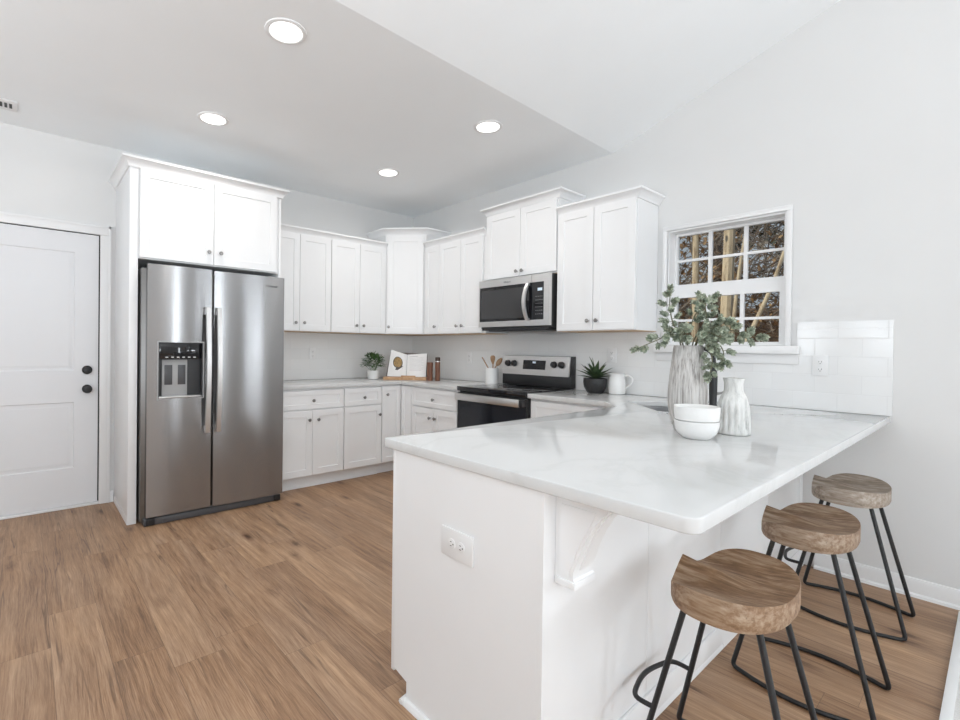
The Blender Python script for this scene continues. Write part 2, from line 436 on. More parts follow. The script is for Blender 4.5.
def text_mesh(bm, s, fr, a, b, c, size, mi=0, th=.0006):
    cu = bpy.data.curves.new('t', 'FONT'); cu.body = s; cu.size = size; cu.extrude = th; cu.align_x = 'CENTER'
    t = bpy.data.objects.new('t', cu); COL.objects.link(t)
    me = bpy.data.meshes.new_from_object(t.evaluated_get(bpy.context.evaluated_depsgraph_get()))
    q = nb(); q.from_mesh(me)
    for v in q.verts: v.co = fr(a+v.co.x, b+v.co.y, c+v.co.z)
    merge(bm, q, mi); bpy.data.objects.remove(t); bpy.data.curves.remove(cu); bpy.data.meshes.remove(me)

# ------------------------------------------------------------------ room shell
H, YV, SL = 2.787, -2.51, .333
XL, YF, YR = -6.5, -8.9, -5.8
ZR = H + SL*(YV-YR)*1.0
def wall_with_holes(bm, fr, a0, a1, b0, b1, c0, c1, holes):
    As = sorted({a0, a1, *[h[0] for h in holes], *[h[1] for h in holes]}); Bs = sorted({b0, b1, *[h[2] for h in holes], *[h[3] for h in holes]})
    for p, q in zip(As, As[1:]):
        run = None
        for s, e in zip(Bs, Bs[1:]):
            if any(h[0] < (p+q)/2 < h[1] and h[2] < (s+e)/2 < h[3] for h in holes):
                if run: fbox(bm, fr, p, q, run[0], run[1], c0, c1); run = None
            else: run = (run[0], e) if run else (s, e)
        if run: fbox(bm, fr, p, q, run[0], run[1], c0, c1)
    bmesh.ops.remove_doubles(bm, verts=bm.verts, dist=1e-5)
bm = nb(); box(bm, XL, 0, YF, 0, -.12, 0)
struct('floor', bm, 'floor', 'warm brown wood plank floor of the kitchen', 'floor')
YL = YV+.0255*XL      # the crease runs very slightly askew
bm = nb(); prism(bm, [(XL, YL, H), (0, YV, H), (0, 0, H), (XL, 0, H)], (0, 0, .12))
loops(bm, [[(XL, YL, H), (XL, YR, ZR), (XL, YR, ZR+.12), (XL, YL, H+.12)], [(0, YV, H), (0, YR, ZR), (0, YR, ZR+.12), (0, YV, H+.12)]])
prism(bm, [(XL, YR, ZR), (XL, YF, ZR-.9), (XL, YF, ZR-.78), (XL, YR, ZR+.12)], (-XL, 0, 0))
struct('ceiling', bm, 'ceiling', 'white ceiling, flat over the cabinets and sloping up over the peninsula', 'ceiling', smooth=False)
# back wall with the door opening
bm = nb(); wall_with_holes(bm, FA, XL, .15, 0, H+.12, -.15, 0, [(-4.03, -3.095, 0, 2.096)])
struct('wall_back', bm, 'wall', 'pale grey-white wall behind the refrigerator and cabinets', 'wall', smooth=False)
# right wall with the window opening; its top follows the vault
WIN = (-3.640, -2.945, 1.285, 2.098)
bm = nb(); wall_with_holes(bm, FB, YF, 0, 0, H, -.15, 0, [WIN, (-6.9, -6.6, .1, 2.5)])
prism(bm, [(0, YV, H), (0, YR, ZR), (0, YF, ZR-.9), (0, YF, H)], (.15, 0, 0))
struct('wall_right', bm, 'wall', 'tall pale wall with the window, rising to the sloped ceiling', 'wall', smooth=False)
bm = nb(); wall_with_holes(bm, F((XL, 0, 0), (0, 1, 0), (-1, 0, 0)), YF, 0, 0, ZR+.1, 0, .15, [(-4.0, -1.8, .6, 2.4), (-7.7, -5.5, .6, 2.4)])
struct('wall_left', bm, 'wall', 'wall opposite the window side of the room', 'wall', smooth=False)
bm = nb(); wall_with_holes(bm, F((0, YF, 0), (1, 0, 0), (0, -1, 0)), XL, .15, 0, ZR+.1, 0, .15, [(-1.32, -1.02, .1, 2.5), (-5.7, -4.1, .4, 2.5)])
struct('wall_front', bm, 'wall', 'wall of the living area facing the kitchen', 'wall', smooth=False)

# backsplash tile on both walls
bm = nb(); fbox(bm, FA, -1.93, -.008, .9145, 1.384, .001, .008)
struct('trim_1', bm, 'tile', 'white subway tile backsplash on the wall behind the cookbook', 'backsplash', smooth=False)
bm = nb()
wall_with_holes(bm, FB, -4.111, -.0005, .9145, 1.384, .001, .008, [(-3.70, -2.90, 1.245, 1.384)])
fbox(bm, FB, -4.111, -3.70, 1.3845, 1.425, .001, .008)
struct('trim_2', bm, 'tile', 'white subway tile backsplash on the window wall', 'backsplash', smooth=False)
# baseboards
BP = [(0, 0), (.014, 0), (.014, .075), (.008, .09), (0, .092)]
bm = nb(); sweep(bm, [(-.0005, -3.80), (-.0005, YF+.01)], BP, 1); sweep(bm, [(-.0145, -3.80), (-.0145, YF+.01)], [(0, 0), (.016, 0), (.012, .012), (0, .018)], 1)
struct('baseboard_right', bm, 'trim', 'white baseboard along the wall beside the bar stools', 'baseboard')
bm = nb(); sweep(bm, [(-3.024, -.0005), (-3.003, -.0005)], BP, 1)
struct('baseboard_back', bm, 'trim', 'short white baseboard between the door casing and the refrigerator cabinet', 'baseboard')

# ------------------------------------------------------------------ panelled door
DX0, DX1 = -4.022, -3.107
d1 = thing('door_1', 'white two-panel door with black knob and deadbolt at the left of the room', 'door', (-3.56, .01, 0)); d1['kind'] = 'structure'
def panel_face(bm, fr, a0, a1, b0, b1, c0, c1, panels):
    As = sorted({a0, a1, *[x for p in panels for x in p[:2]]}); Bs = sorted({b0, b1, *[x for p in panels for x in p[2:]]})
    V = {}
    def v(a, b):
        k = (round(a, 4), round(b, 4))
        if k not in V: V[k] = bm.verts.new(fr(a, b, c1))
        return V[k]
    for p, q in zip(As, As[1:]):
        for s, e in zip(Bs, Bs[1:]):
            if not any(P[0] < (p+q)/2 < P[1] and P[2] < (s+e)/2 < P[3] for P in panels):
                bm.faces.new((v(p, s), v(q, s), v(q, e), v(p, e)))
    for A0, A1, B0, B1 in panels:
        ls = []
        for i, c in ((0, c1), (.006, c1-.006), (.018, c1-.007), (.034, c1-.001), (.036, c1-.001)):
            ls.append([fr(A0+i, B0+i, c), fr(A1-i, B0+i, c), fr(A1-i, B1-i, c), fr(A0+i, B1-i, c)])
        loops(bm, ls, False, True)
    loops(bm, [[fr(a0, b0, c), fr(a1, b0, c), fr(a1, b1, c), fr(a0, b1, c)] for c in (c0, c1)], True, False)
    bmesh.ops.remove_doubles(bm, verts=bm.verts, dist=1e-5)
bm = nb(); panel_face(bm, FA, DX0, DX1, .022, 2.086, -.045, -.004, [(DX0+.15, DX1-.15, .306, .804), (DX0+.15, DX1-.15, 1.045, 1.94)])
obj('door_slab', bm, 'door', d1)
for nm, z, pr_ in (('deadbolt', 1.047, [(.033, 0), (.033, .012), (.024, .018), (.02, .028), (.004, .030)]), ('door_knob', .902, [(.032, 0), (.032, .008), (.014, .012), (.013, .028), (.028, .036), (.031, .05), (.024, .062), (.004, .065)])):
    bm = nb(); lathe(bm, (-3.178, .003, z), (0, -1, 0), pr_, 28); obj(nm, bm, 'black', d1)
bm = nb(); fbox(bm, FA, -3.1045, -3.097, .87, .935, -.02, .002); obj('strike_plate', bm, 'black', d1)
bm = nb()
for a0, a1, b0, b1 in ((DX0-.006, DX0-.001, .02, 2.094), (DX1+.001, DX1+.010, .02, 2.094), (DX0-.006, DX1+.010, 2.088, 2.095)): fbox(bm, FA, a0, a1, b0, b1, -.06, -.02)
obj('weather_seal', bm, 'slot', d1)
bm = nb(); CP = .072
for p in ([(-4.03-CP, 0), (-4.03-.004, 0)], [(-3.099, 0), (-3.099+CP, 0)]):
    fbox(bm, FA, p[0][0], p[1][0], .0, 2.092, .0005, .017, .004)
fbox(bm, FA, -4.03-CP, -3.099+CP, 2.092, 2.092+CP, .0005, .017, .004)
fbox(bm, FA, -3.045, -3.027, 0, 2.164, .017, .021, .002); fbox(bm, FA, -4.102, -4.084, 0, 2.164, .017, .021, .002); fbox(bm, FA, -4.102, -3.027, 2.146, 2.164, .017, .021, .002)
struct('trim_3', bm, 'trim', 'white casing around the two-panel door', 'door casing')
bm = nb(); fbox(bm, FA, -4.028, -3.098, 0.0005, .018, -.12, .012, .004)
struct('trim_4', bm, 'trim', 'pale threshold under the two-panel door', 'threshold')

# ------------------------------------------------------------------ window over the sink corner
wn1 = thing('window_1', 'white double-hung window with grilles looking onto woods', 'window', (0, -3.3, 1.29)); wn1['kind'] = 'structure'
y0, y1, z0, z1 = WIN
bm = nb()
for a0, a1, b0, b1 in ((y0+.001, y0+.012, z0+.001, z1-.001), (y1-.012, y1-.001, z0+.001, z1-.001), (y0+.012, y1-.012, z1-.012, z1-.001), (y0+.012, y1-.012, z0+.001, z0+.012)):
    fbox(bm, FB, a0, a1, b0, b1, -.13, .004)
obj('window_frame', bm, 'trim', wn1)
def sash(name, b0, b1, c0, c1, rb, rt, rs, mrow):
    bm = nb(); a0, a1 = y0+.0125, y1-.0125
    fbox(bm, FB, a0, a0+rs, b0, b1, c0, c1); fbox(bm, FB, a1-rs, a1, b0, b1, c0, c1)
    fbox(bm, FB, a0+rs, a1-rs, b0, b0+rb, c0, c1); fbox(bm, FB, a0+rs, a1-rs, b1-rt, b1, c0, c1)
    s = obj(name, bm, 'trim', wn1, smooth=False)
    bm = nb(); g0, g1 = a0+rs, a1-rs
    for k in (1, 2):
        y = g0+(g1-g0)*k/3; fbox(bm, FB, y-.011, y+.011, b0+rb, b1-rt, c0+.008, c1-.004)
    fbox(bm, FB, g0, g1, mrow-.0085, mrow+.0085, c0+.009, c1-.005)
    obj('muntin', bm, 'trim', s, smooth=False)
    bm = nb(); fbox(bm, FB, g0, g1, b0+rb, b1-rt, c0+.012, c0+.015); obj('glass_pane', bm, 'glass', s, smooth=False)
sash('window_sash', 1.665, 2.085, -.118, -.083, .055, .016, .017, 1.890)
sash('window_sash', 1.298, 1.690, -.080, -.045, .012, .068, .031, 1.462)
bm = nb(); CW = .030; y0c, y1c, z1c = y0-.001, y1+.001, z1+.001
for a0, a1, b0, b1 in ((y0c-CW, y0c, 1.285, z1c), (y1c, y1c+CW, 1.285, z1c), (y0c-CW, y1c+CW, z1c, z1c+CW)):
    fbox(bm, FB, a0, a1, b0, b1, .0085, .022, .003)
fbox(bm, FB, y0c-CW, y1c+CW, z1c+CW-.010, z1c+CW, .022, .026, .001)
struct('trim_5', bm, 'trim', 'white casing around the window', 'window casing')
bm = nb(); fbox(bm, FB, y0c-CW-.045, y1c+CW+.04, 1.236, 1.2845, .0085, .055, .004); fbox(bm, FB, y0c-CW-.04, y1c+CW+.035, 1.175, 1.236, .0085, .020, .003)
struct('trim_6', bm, 'trim', 'white sill and apron under the window', 'window sill')
# added window frames around the fill lights, on walls out of view
for i, (fr, a0, a1, b0, b1) in enumerate(((F((0, YF, 0), (1, 0, 0), (0, 1, 0)), -1.32, -1.02, .1, 2.5), (F((0, YF, 0), (1, 0, 0), (0, 1, 0)), -5.7, -4.1, .4, 2.5), (F((XL, 0, 0), (0, 1, 0), (1, 0, 0)), -4.0, -1.8, .6, 2.4), (F((XL, 0, 0), (0, 1, 0), (1, 0, 0)), -7.7, -5.5, .6, 2.4), (F((0, 0, 0), (0, 1, 0), (-1, 0, 0)), -6.9, -6.6, .1, 2.5))):
    bm = nb(); t = .03
    for p in ((a0, a0+t, b0, b1), (a1-t, a1, b0, b1), (a0, a1, b0, b0+t), (a0, a1, b1-t, b1), (a0, a1, (b0+b1)/2-.03, (b0+b1)/2+.03)): fbox(bm, fr, *p, .0005, .03)
    struct('window_%d' % (i+2), bm, 'trim', 'white frame of the added unseen %s' % ['narrow front wall window near the corner', 'wide front wall window', 'side wall window nearer the kitchen', 'side wall window in the living area', 'narrow living area window along the stool wall'][i], 'window', smooth=False)

# ------------------------------------------------------------------ cabinets
CR = [(0, 0), (.010, 0), (.012, .012), (.018, .022), (.030, .038), (.044, .048), (.050, .050), (.050, .064), (0, .064)]
def shaker(bm, fr, a0, a1, b0, b1, c0=.002, t=.019, rail=.056, rec=.0075):
    c1 = c0+t
    def L(i, c): return [fr(a0+i, b0+i, c), fr(a1-i, b0+i, c), fr(a1-i, b1-i, c), fr(a0+i, b1-i, c)]
    loops(bm, [L(0, c0), L(0, c1-.0015), L(.0015, c1), L(rail, c1), L(rail+.002, c1-rec), L(rail+.01, c1-rec)])
KN = [(.006, 0), (.006, .012), (.0135, .018), (.015, .024), (.011, .029), (.003, .030)]
def knob(parent, fr, a, b, c=.021):
    bm = nb(); lathe(bm, fr(a, b, c), fr.n, KN, 16); obj('knob', bm, 'nickel', parent)
def door(parent, fr, a0, a1, b0, b1, kn=None, name='door', rail=.056):
    bm = nb(); shaker(bm, fr, a0, a1, b0, b1, rail=rail); o = obj(name, bm, 'cab', parent)
    if kn: knob(o, fr, *kn)
    return o
def body(parent, fr, a0, a1, b0, b1, depth, name='cabinet_box', under=False):
    bm = nb(); fbox(bm, fr, a0, a1, b0, b1, -depth, 0)
    if under:
        fbox(bm, fr, a0+.001, a1-.001, b0-.004, b0-.0003, -depth+.002, -.001, mi=1)
    return obj(name, bm, ['cab', 'under'], parent, smooth=False)
def crown(parent, path, z, side, drop=.0):
    bm = nb(); sweep(bm, path, [(o, z+h) for o, h in CR], side); obj('crown_molding', bm, 'cab', parent, ang=50)
UD = .304   # carcass depth of the wall-hung cabinets
def at(fr, d): return F(fr.o + fr.n*d, fr.u, fr.n)

# cabinet around the refrigerator
t = thing('refrigerator_cabinet', 'tall white surround with two doors above the stainless refrigerator', 'cabinet', (-2.46, -.33, 0))
bm = nb(); fbox(bm, FA, -2.998, -2.945, 0.0005, 2.476, .001, .66, .002); fbox(bm, FA, -3.001, -2.9985, 0.0005, .05, .01, .655)
obj('side_panel', bm, 'cab', t)
bm = nb(); fbox(bm, FA, -1.934, -1.916, 0.0005, 2.476, .001, .66, .001); obj('side_panel', bm, 'cab', t)
fr = at(FA, .655)
body(t, fr, -2.9445, -1.9345, 1.845, 2.476, .65)
door(t, fr, -2.937, -2.451, 1.853, 2.468, (-2.488, 1.944)); door(t, fr, -2.447, -1.957, 1.853, 2.468, (-2.402, 1.944))
crown(t, [(-2.998, -.002), (-2.998, -.664), (-1.916, -.664), (-1.916, -.38)], 2.466, 1)

# wall-hung run on the back wall
fr = at(FA, UD+.002)
def upper(label, fr, a0, a1, b0, b1, doors, crown_path=None, crown_z=None, side=1):
    c = fr((a0+a1)/2, b0, 0); t = thing('overhead_cabinet', label, 'cabinet', c, 'wall-hung kitchen cabinets')
    body(t, fr, a0+.0006, a1-.0006, b0, b1, UD, under=True)
    for d in doors: door(t, fr, *d)
    if crown_path: crown(t, crown_path, crown_z, side)
    return t
zb, zt = 1.389, 2.30
upper('white two-door wall cabinet between the refrigerator surround and the next pair', fr, -1.914, -1.260, zb, zt,
      [(-1.910, -1.589, zb+.004, zt-.012, (-1.630, 1.466)), (-1.585, -1.264, zb+.004, zt-.012, (-1.545, 1.467))],
      [(-1.914, -.306), (-1.2605, -.306)], zt-.018, 1)
upper('white two-door wall cabinet above the small potted plant, beside the diagonal corner cabinet', fr, -1.260, -.613, zb, zt,
      [(-1.256, -.938, zb+.004, zt-.012, (-.979, 1.463)), (-.934, -.617, zb+.004, zt-.012, (-.897, 1.463))],
      [(-1.2595, -.306), (-.614, -.306)], zt-.018, 1)
# diagonal corner cabinet
t = thing('corner_cabinet', 'taller white diagonal cabinet in the room corner with a single door', 'cabinet', (-.3, -.3, zb), 'wall-hung kitchen cabinets')
zc = 2.445
bm = nb(); prism(bm, [(-.6115, -.002, zb), (-.6115, -.306, zb), (-.306, -.6115, zb), (-.002, -.6115, zb), (-.002, -.002, zb)], (0, 0, zc-zb))
prism(bm, [(-.610, -.004, zb-.004), (-.610, -.305, zb-.004), (-.305, -.610, zb-.004), (-.004, -.610, zb-.004), (-.004, -.004, zb-.004)], (0, 0, .0035), mi=1)
obj('cabinet_box', bm, ['cab', 'under'], t, smooth=False)
FD = F((-.6115, -.306, 0), (1, -1, 0), (-1, -1, 0)); wd = .3055*2**.5
door(t, FD, .026, wd-.026, zb+.004, zc-.028, (.048, 1.462), rail=.06)
crown(t, [(-.6115, -.002), (-.6115, -.306), (-.306, -.6115), (-.002, -.6115)], zc-.012, 1)
bm = nb(); sweep(bm, [(-.6115, -.002), (-.6115, -.306), (-.306, -.6115), (-.002, -.6115)], [(0, zc-.03), (.004, zc-.03), (.004, zc-.012), (0, zc-.012)], 1)
obj('frieze', bm, 'cab', t, smooth=False)
# wall-hung run on the right wall
frb = at(FB, UD+.002)
upper('white three-door wall cabinet between the diagonal corner cabinet and the microwave', frb, -1.475, -.613, zb, zt,
      [(-.838, -.617, zb+.004, zt-.012, (-.795, 1.462)), (-1.150, -.842, zb+.004, zt-.012, (-1.117, 1.462)), (-1.440, -1.154, zb+.004, zt-.012, (-1.189, 1.462))],
      [(-.306, -.6135), (-.306, -1.4745)], zt-.018, 1)
zm0, zm1 = 1.856, 2.450
upper('shorter white two-door cabinet mounted above the microwave', frb, -2.237, -1.4755, zm0, zm1,
      [(-1.868, -1.486, zm0+.010, zm1-.012, (-1.842, 1.906)), (-2.228, -1.872, zm0+.010, zm1-.012, (-1.902, 1.906))],
      [(-.002, -1.4765), (-.306, -1.4765), (-.306, -2.2365), (-.002, -2.2365)], zm1-.006, 1)
zr = 2.308
upper('white two-door wall cabinet with a free end panel beside the window', frb, -2.872, -2.238, zb, zr,
      [(-2.550, -2.243, zb+.004, zr-.010, (-2.517, 1.462)), (-2.868, -2.554, zb+.004, zr-.010, (-2.589, 1.462))],
      [(-.306, -2.2385), (-.306, -2.8715), (-.002, -2.8715)], zr-.014, 1)

# base cabinets
def base(label, fr, a0, a1, drawers, doors):
    c = fr((a0+a1)/2, 0, 0); t = thing('kitchen_base_cabinet', label, 'cabinet', c, 'cabinets under the counters')
    body(t, fr, a0+.0006, a1-.0006, .108, .878, .595)
    bm = nb(); fbox(bm, fr, a0+.0006, a1-.0006, .0005, .108, -.595, -.06); fbox(bm, fr, a0+.0006, a1-.0006, .0005, .014, -.06, -.048)
    obj('toe_kick', bm, 'cab', t, smooth=False)
    for d in drawers: door(t, fr, *d[:5], name='drawer', rail=.042)
    for d in doors: door(t, fr, *d)
    return t
frA = at(FA, .609); frB = at(FB, .609)
base('white base cabinet with one wide drawer over two doors, beside the refrigerator', frA, -1.914, -1.282,
     [(-1.908, -1.286, .700, .862, (-1.596, .774))], [(-1.908, -1.599, .118, .690, (-1.633, .606)), (-1.595, -1.286, .118, .690, (-1.548, .605))])
base('narrow white base cabinet with one drawer over one door, beside the corner unit', frA, -1.282, -.862,
     [(-1.276, -.866, .700, .862, (-1.069, .772))], [(-1.276, -.866, .118, .690, (-.893, .597))])
t = thing('corner_base_cabinet', 'white corner base unit with a folding two-leaf door under the cookbook', 'cabinet', (-.3, -.3, 0), 'cabinets under the counters')
q = [(-.8615, -.014), (-.8615, -.609), (-.609, -.609), (-.609, -.8015), (-.014, -.8015), (-.014, -.014)]
bm = nb(); prism(bm, [(*p, .108) for p in q], (0, 0, .770)); obj('cabinet_box', bm, 'cab', t, smooth=False)
q = [(-.8615, -.014), (-.8615, -.549), (-.549, -.549), (-.549, -.8015), (-.014, -.8015), (-.014, -.014)]
bm = nb(); prism(bm, [(*p, .0005) for p in q], (0, 0, .107)); obj('toe_kick', bm, 'cab', t, smooth=False)
door(t, frA, -.856, -.634, .118, .868, (-.804, .785), rail=.05); door(t, frB, -.797, -.634, .118, .868, rail=.05)
base('white base cabinet with one drawer over two doors, between the corner unit and the range', frB, -1.474, -.802,
     [(-1.440, -.806, .692, .862, (-1.134, .767))], [(-1.124, -.806, .118, .682, (-1.088, .594)), (-1.440, -1.128, .118, .682, (-1.160, .594))])
t = base('white base cabinet with one drawer over a door, between the range and the sink corner', frB, -2.84, -2.2215,
     [(-2.835, -2.240, .700, .862, None)], [(-2.835, -2.240, .118, .690, None)])
# diagonal sink base between that cabinet and the peninsula
t = thing('sink_base_cabinet', 'white diagonal base cabinet below the corner sink', 'cabinet', (-.4, -3.2, 0), 'cabinets under the counters')
q = [(-.609, -2.8605), (-.80, -3.0515), (-.80, -3.69), (-.014, -3.69), (-.014, -2.8605)]
bm = nb(); prism(bm, [(*p, .108) for p in q], (0, 0, .56)); prism(bm, [(-.609, -2.8605, .668), (-.80, -3.0515, .668), (-.788, -3.0635, .668), (-.597, -2.8725, .668)], (0, 0, .205))
obj('cabinet_box', bm, 'cab', t, smooth=False)
FS = F((-.609, -2.8605, 0), (-1, -1, 0), (-1, 1, 0))
door(t, FS, .012, .258, .118, .69, None); 
bm = nb(); prism(bm, [(p[0]+.03, p[1]-.03, .0005) for p in q[:2]] + [(-.77, -3.66, .0005), (-.014, -3.66, .0005), (-.014, -2.8905, .0005)], (0, 0, .107)); obj('toe_kick', bm, 'cab', t, smooth=False)

# peninsula base
PX, PY0, PY1 = -2.508, -3.062, -3.735
t = thing('peninsula_base', 'white peninsula base with a plain end panel under the long quartz counter', 'cabinet', (-1.7, -3.4, 0))
bm = nb(); box(bm, PX+.02, -.90, PY1+.02, PY0-.024, .106, .878); obj('cabinet_box', bm, 'cab', t, smooth=False)
bm = nb(); prism(bm, [(PX, PY0-.03, .878), (PX, PY0-.03, .09), (PX, PY0-.105, .075), (PX, PY0-.105, .0005), (PX, PY1+.0197, .0005), (PX, PY1+.0197, .878)], (.0195, 0, 0))
obj('end_panel', bm, 'cab', t, smooth=False)
bm = nb(); box(bm, PX+.0005, PX+.045, PY0-.0295, PY0-.012, .075, .878, .002); obj('corner_stile', bm, 'cab', t)
bm = nb(); box(bm, PX+.055, -.90, PY0-.11, PY0-.09, .0005, .105); obj('toe_kick', bm, 'cab', t, smooth=False)
frP = F((0, PY0-.024, 0), (1, 0, 0), (0, 1, 0))
for a0, a1 in ((-2.45, -2.0), (-1.996, -1.55), (-1.546, -1.1)):
    door(t, frP, a0, a1, .118, .868, (a1-.04, .79))
bm = nb(); box(bm, PX, -1.2725, PY1, PY1+.0195, .0005, .878)
for a in (-1.93, -1.279): box(bm, a, a+.006, PY1-.0012, PY1, .10, .878)
obj('back_panel', bm, 'cab', t, smooth=False)
bm = nb(); sweep(bm, [(PX-.0005, PY0-.10), (PX-.0005, PY1-.0005), (-1.2725, PY1-.0005)], [(0, .0005), (.016, .0005), (.015, .010), (.009, .018), (0, .02)], 1)
sweep(bm, [(PX+.02, PY1-.0015), (-1.2725, PY1-.0015)], [(0, .02), (.012, .02), (.012, .082), (.006, .094), (0, .095)], 1)
obj('shoe_molding', bm, 'trim', t)
bm = nb(); tube(bm, fillet([(PX+.06, PY0-.085, .012), (PX-.02, PY0-.10, .012)], .01), .010, 8); obj('shoe_return', bm, 'trim', t)

bm = nb(); box(bm, -1.2695, -.001, PY1, PY1+.0195, .0005, .878); box(bm, -.64, -.634, PY1-.0012, PY1, .10, .878); box(bm, -.07, -.0015, PY1-.003, PY1-.0001, .096, .878); obj('back_panel', bm, 'cab', t, smooth=False)
bm = nb(); sweep(bm, [(-1.2695, PY1-.0005), (-.018, PY1-.0005)], [(0, .0005), (.016, .0005), (.015, .010), (.012, .018), (.012, .082), (.006, .094), (0, .095)], 1); obj('shoe_molding', bm, 'trim', t)
# carved corbel under the overhang
t = thing('corbel', 'white scrolled wooden corbel under the overhanging peninsula counter', 'bracket', (-2.4080, PY1, .61))
pf = [(0, .878), (-.150, .878), (-.150, .862), (-.145, .850), (-.130, .835), (-.112, .810), (-.092, .775), (-.075, .735), (-.062, .695), (-.054, .675), (-.054, .656), (-.058, .650), (-.058, .630), (0, .630)]
bm = nb(); prism(bm, [(-2.4570, PY1-.001+p[0], p[1]) for p in pf], (.094, 0, 0)); obj('bracket_body', bm, 'cab', t, ang=25)
cp = [(p[0]-.003, p[1]) for p in pf[3:10]]
bm = nb(); prism(bm, [(-2.4290, PY1-.001+p[0], p[1]) for p in [(0, .86)]+cp+[(0, .675)]], (.038, 0, 0)); obj('raised_rib', bm, 'cab', t, ang=25)
bm = nb(); box(bm, -2.4605, -2.3595, PY1-.062, PY1-.001, .6305, .650, .003); obj('bracket_foot', bm, 'cab', t)
ip = [(-.012, .845), (-.118, .845), (-.105, .815), (-.085, .778), (-.066, .735), (-.053, .695), (-.045, .675), (-.045, .662), (-.012, .662)]
bm = nb(); prism(bm, [(-2.4595, PY1-.001+p[0], p[1]) for p in ip], (.0022, 0, 0)); obj('side_inlay', bm, 'cab', t, ang=25)

# ------------------------------------------------------------------ countertops
Z0, Z1 = .8795, .914
o = slab('countertop', round_poly([(-1.914, -.0095), (-1.914, -.648), (-.648, -.648), (-.648, -1.474), (-.0095, -1.474), (-.0095, -.0095)], 0), [], Z0, Z1, .003, 'counter')
tag(o, 'L-shaped white quartz countertop in the corner, from the refrigerator to the range', 'countertop')
SP = Vector((-.475, -2.905)); sw_ = Vector((-1, -1)).normalized(); sd = Vector((1, -1)).normalized()
SWD, SDP = .54, .40
sink_poly = [SP, SP+sw_*SWD, SP+sw_*SWD+sd*SDP, SP+sd*SDP]
hole = round_poly([(p.x, p.y) for p in sink_poly], .05)
o = slab('countertop', round_poly([(-.0095, -2.2215), (-.648, -2.2215), (-.648, -2.842), (-.85, -3.030), (-2.520, -3.030), (-2.520, -4.106), (-.0095, -4.106)], [0, 0, 0, 0, .012, .035, 0]), [hole], Z0, Z1, .004, 'counter')
tag(o, 'long white quartz peninsula countertop running from the range past the corner sink', 'countertop')
# sink
t = thing('sink', 'stainless undermount sink set diagonally in the counter corner', 'sink', ((SP+sw_*SWD/2+sd*SDP/2).x, (SP+sw_*SWD/2+sd*SDP/2).y, .68))
def rp(off, z):
    l = [SP-sw_*off-sd*off, SP+sw_*(SWD+off)-sd*off, SP+sw_*(SWD+off)+sd*(SDP+off), SP-sw_*off+sd*(SDP+off)]
    return [(x, y, z) for x, y in round_poly([(p.x, p.y) for p in l], .055)]
bm = nb(); loops(bm, [rp(.012, .8785), rp(.012, .682), rp(.0, .68)], False, True); loops(bm, [rp(.012, .8785), rp(-.001, .8785), rp(-.003, .72), rp(-.025, .69)], False, True)
obj('basin', bm, 'sinksteel', t)
cc = SP+sw_*SWD/2+sd*SDP/2
bm = nb(); lathe(bm, (cc.x, cc.y, .6905), (0, 0, 1), [(.045, 0), (.045, .003), (.038, .004), (.03, .001)], 24); obj('drain', bm, 'nickel', t)
# faucet
fx, fy = -.372, -3.380
t = thing('faucet', 'matte black gooseneck faucet standing behind the corner sink', 'faucet', (fx, fy, .9145))
bm = nb(); lathe(bm, (fx, fy, .9145), (0, 0, 1), [(.028, 0), (.028, .006), (.022, .010), (.0195, .02), (.0215, .09), (.022, .18), (.018, .215), (.013, .225)], 24); obj('faucet_body', bm, 'black', t)
D2 = Vector((-sd.x, -sd.y, 0))
P0 = Vector((fx, fy, 1.13)); bm = nb()
tube(bm, smooth_path([P0, P0+Vector((0, 0, .07)), P0+D2*.02+Vector((0, 0, .115)), P0+D2*.075+Vector((0, 0, .135)), P0+D2*.125+Vector((0, 0, .11)), P0+D2*.14+Vector((0, 0, .06)), P0+D2*.142+Vector((0, 0, .02))]), .0115, 12); obj('spout', bm, 'black', t)
bm = nb(); S_ = Vector((.77, -.64, 0)); tube(bm, [Vector((fx, fy, .993))+S_*.018, Vector((fx, fy, .997))+S_*.042, Vector((fx, fy, 1.010))+S_*.085], [.009, .007, .005], 10); obj('lever', bm, 'nickel', t)

# ------------------------------------------------------------------ refrigerator
t = thing('refrigerator', 'stainless side-by-side refrigerator with a water dispenser in its left door', 'refrigerator', (-2.43, -.4, 0))
bm = nb(); box(bm, -2.932, -1.942, -.718, -.03, .018, 1.775, .004); obj('cabinet_shell', bm, 'steelside', t)
YD = .785
def fdoor(name, x0, x1, z0, z1, hole=None, bulge=.010):
    bm = nb(); xs = sorted({x0, x1, *[x0+(x1-x0)*k/16 for k in range(17)], *( [hole[0], hole[1]] if hole else [])}); zs = sorted({z0, z1, *( [hole[2], hole[3]] if hole else [])})
    def c(x):
        s = (2*(x-x0)/(x1-x0)-1); return YD - bulge*s*s
    V = {(i, j): bm.verts.new(FA(x, z, c(x))) for i, x in enumerate(xs) for j, z in enumerate(zs)}
    for i in range(len(xs)-1):
        for j in range(len(zs)-1):
            if hole and hole[0] < (xs[i]+xs[i+1])/2 < hole[1] and hole[2] < (zs[j]+zs[j+1])/2 < hole[3]: continue
            bm.faces.new((V[i, j], V[i+1, j], V[i+1, j+1], V[i, j+1]))
    rim = [FA(x, z0, c(x)) for x in xs] + [FA(x, z1, c(x)) for x in reversed(xs)]
    back = [FA(x, z0, .722) for x in xs] + [FA(x, z1, .722) for x in reversed(xs)]
    loops(bm, [rim, back], False, True)
    bmesh.ops.remove_doubles(bm, verts=bm.verts, dist=1e-5)
    return obj(name, bm, 'steel', t, ang=30), c
HX = (-2.837, -2.548, .872, 1.264)
ld, cf = fdoor('freezer_door', -2.906, -2.488, .062, 1.800, HX)
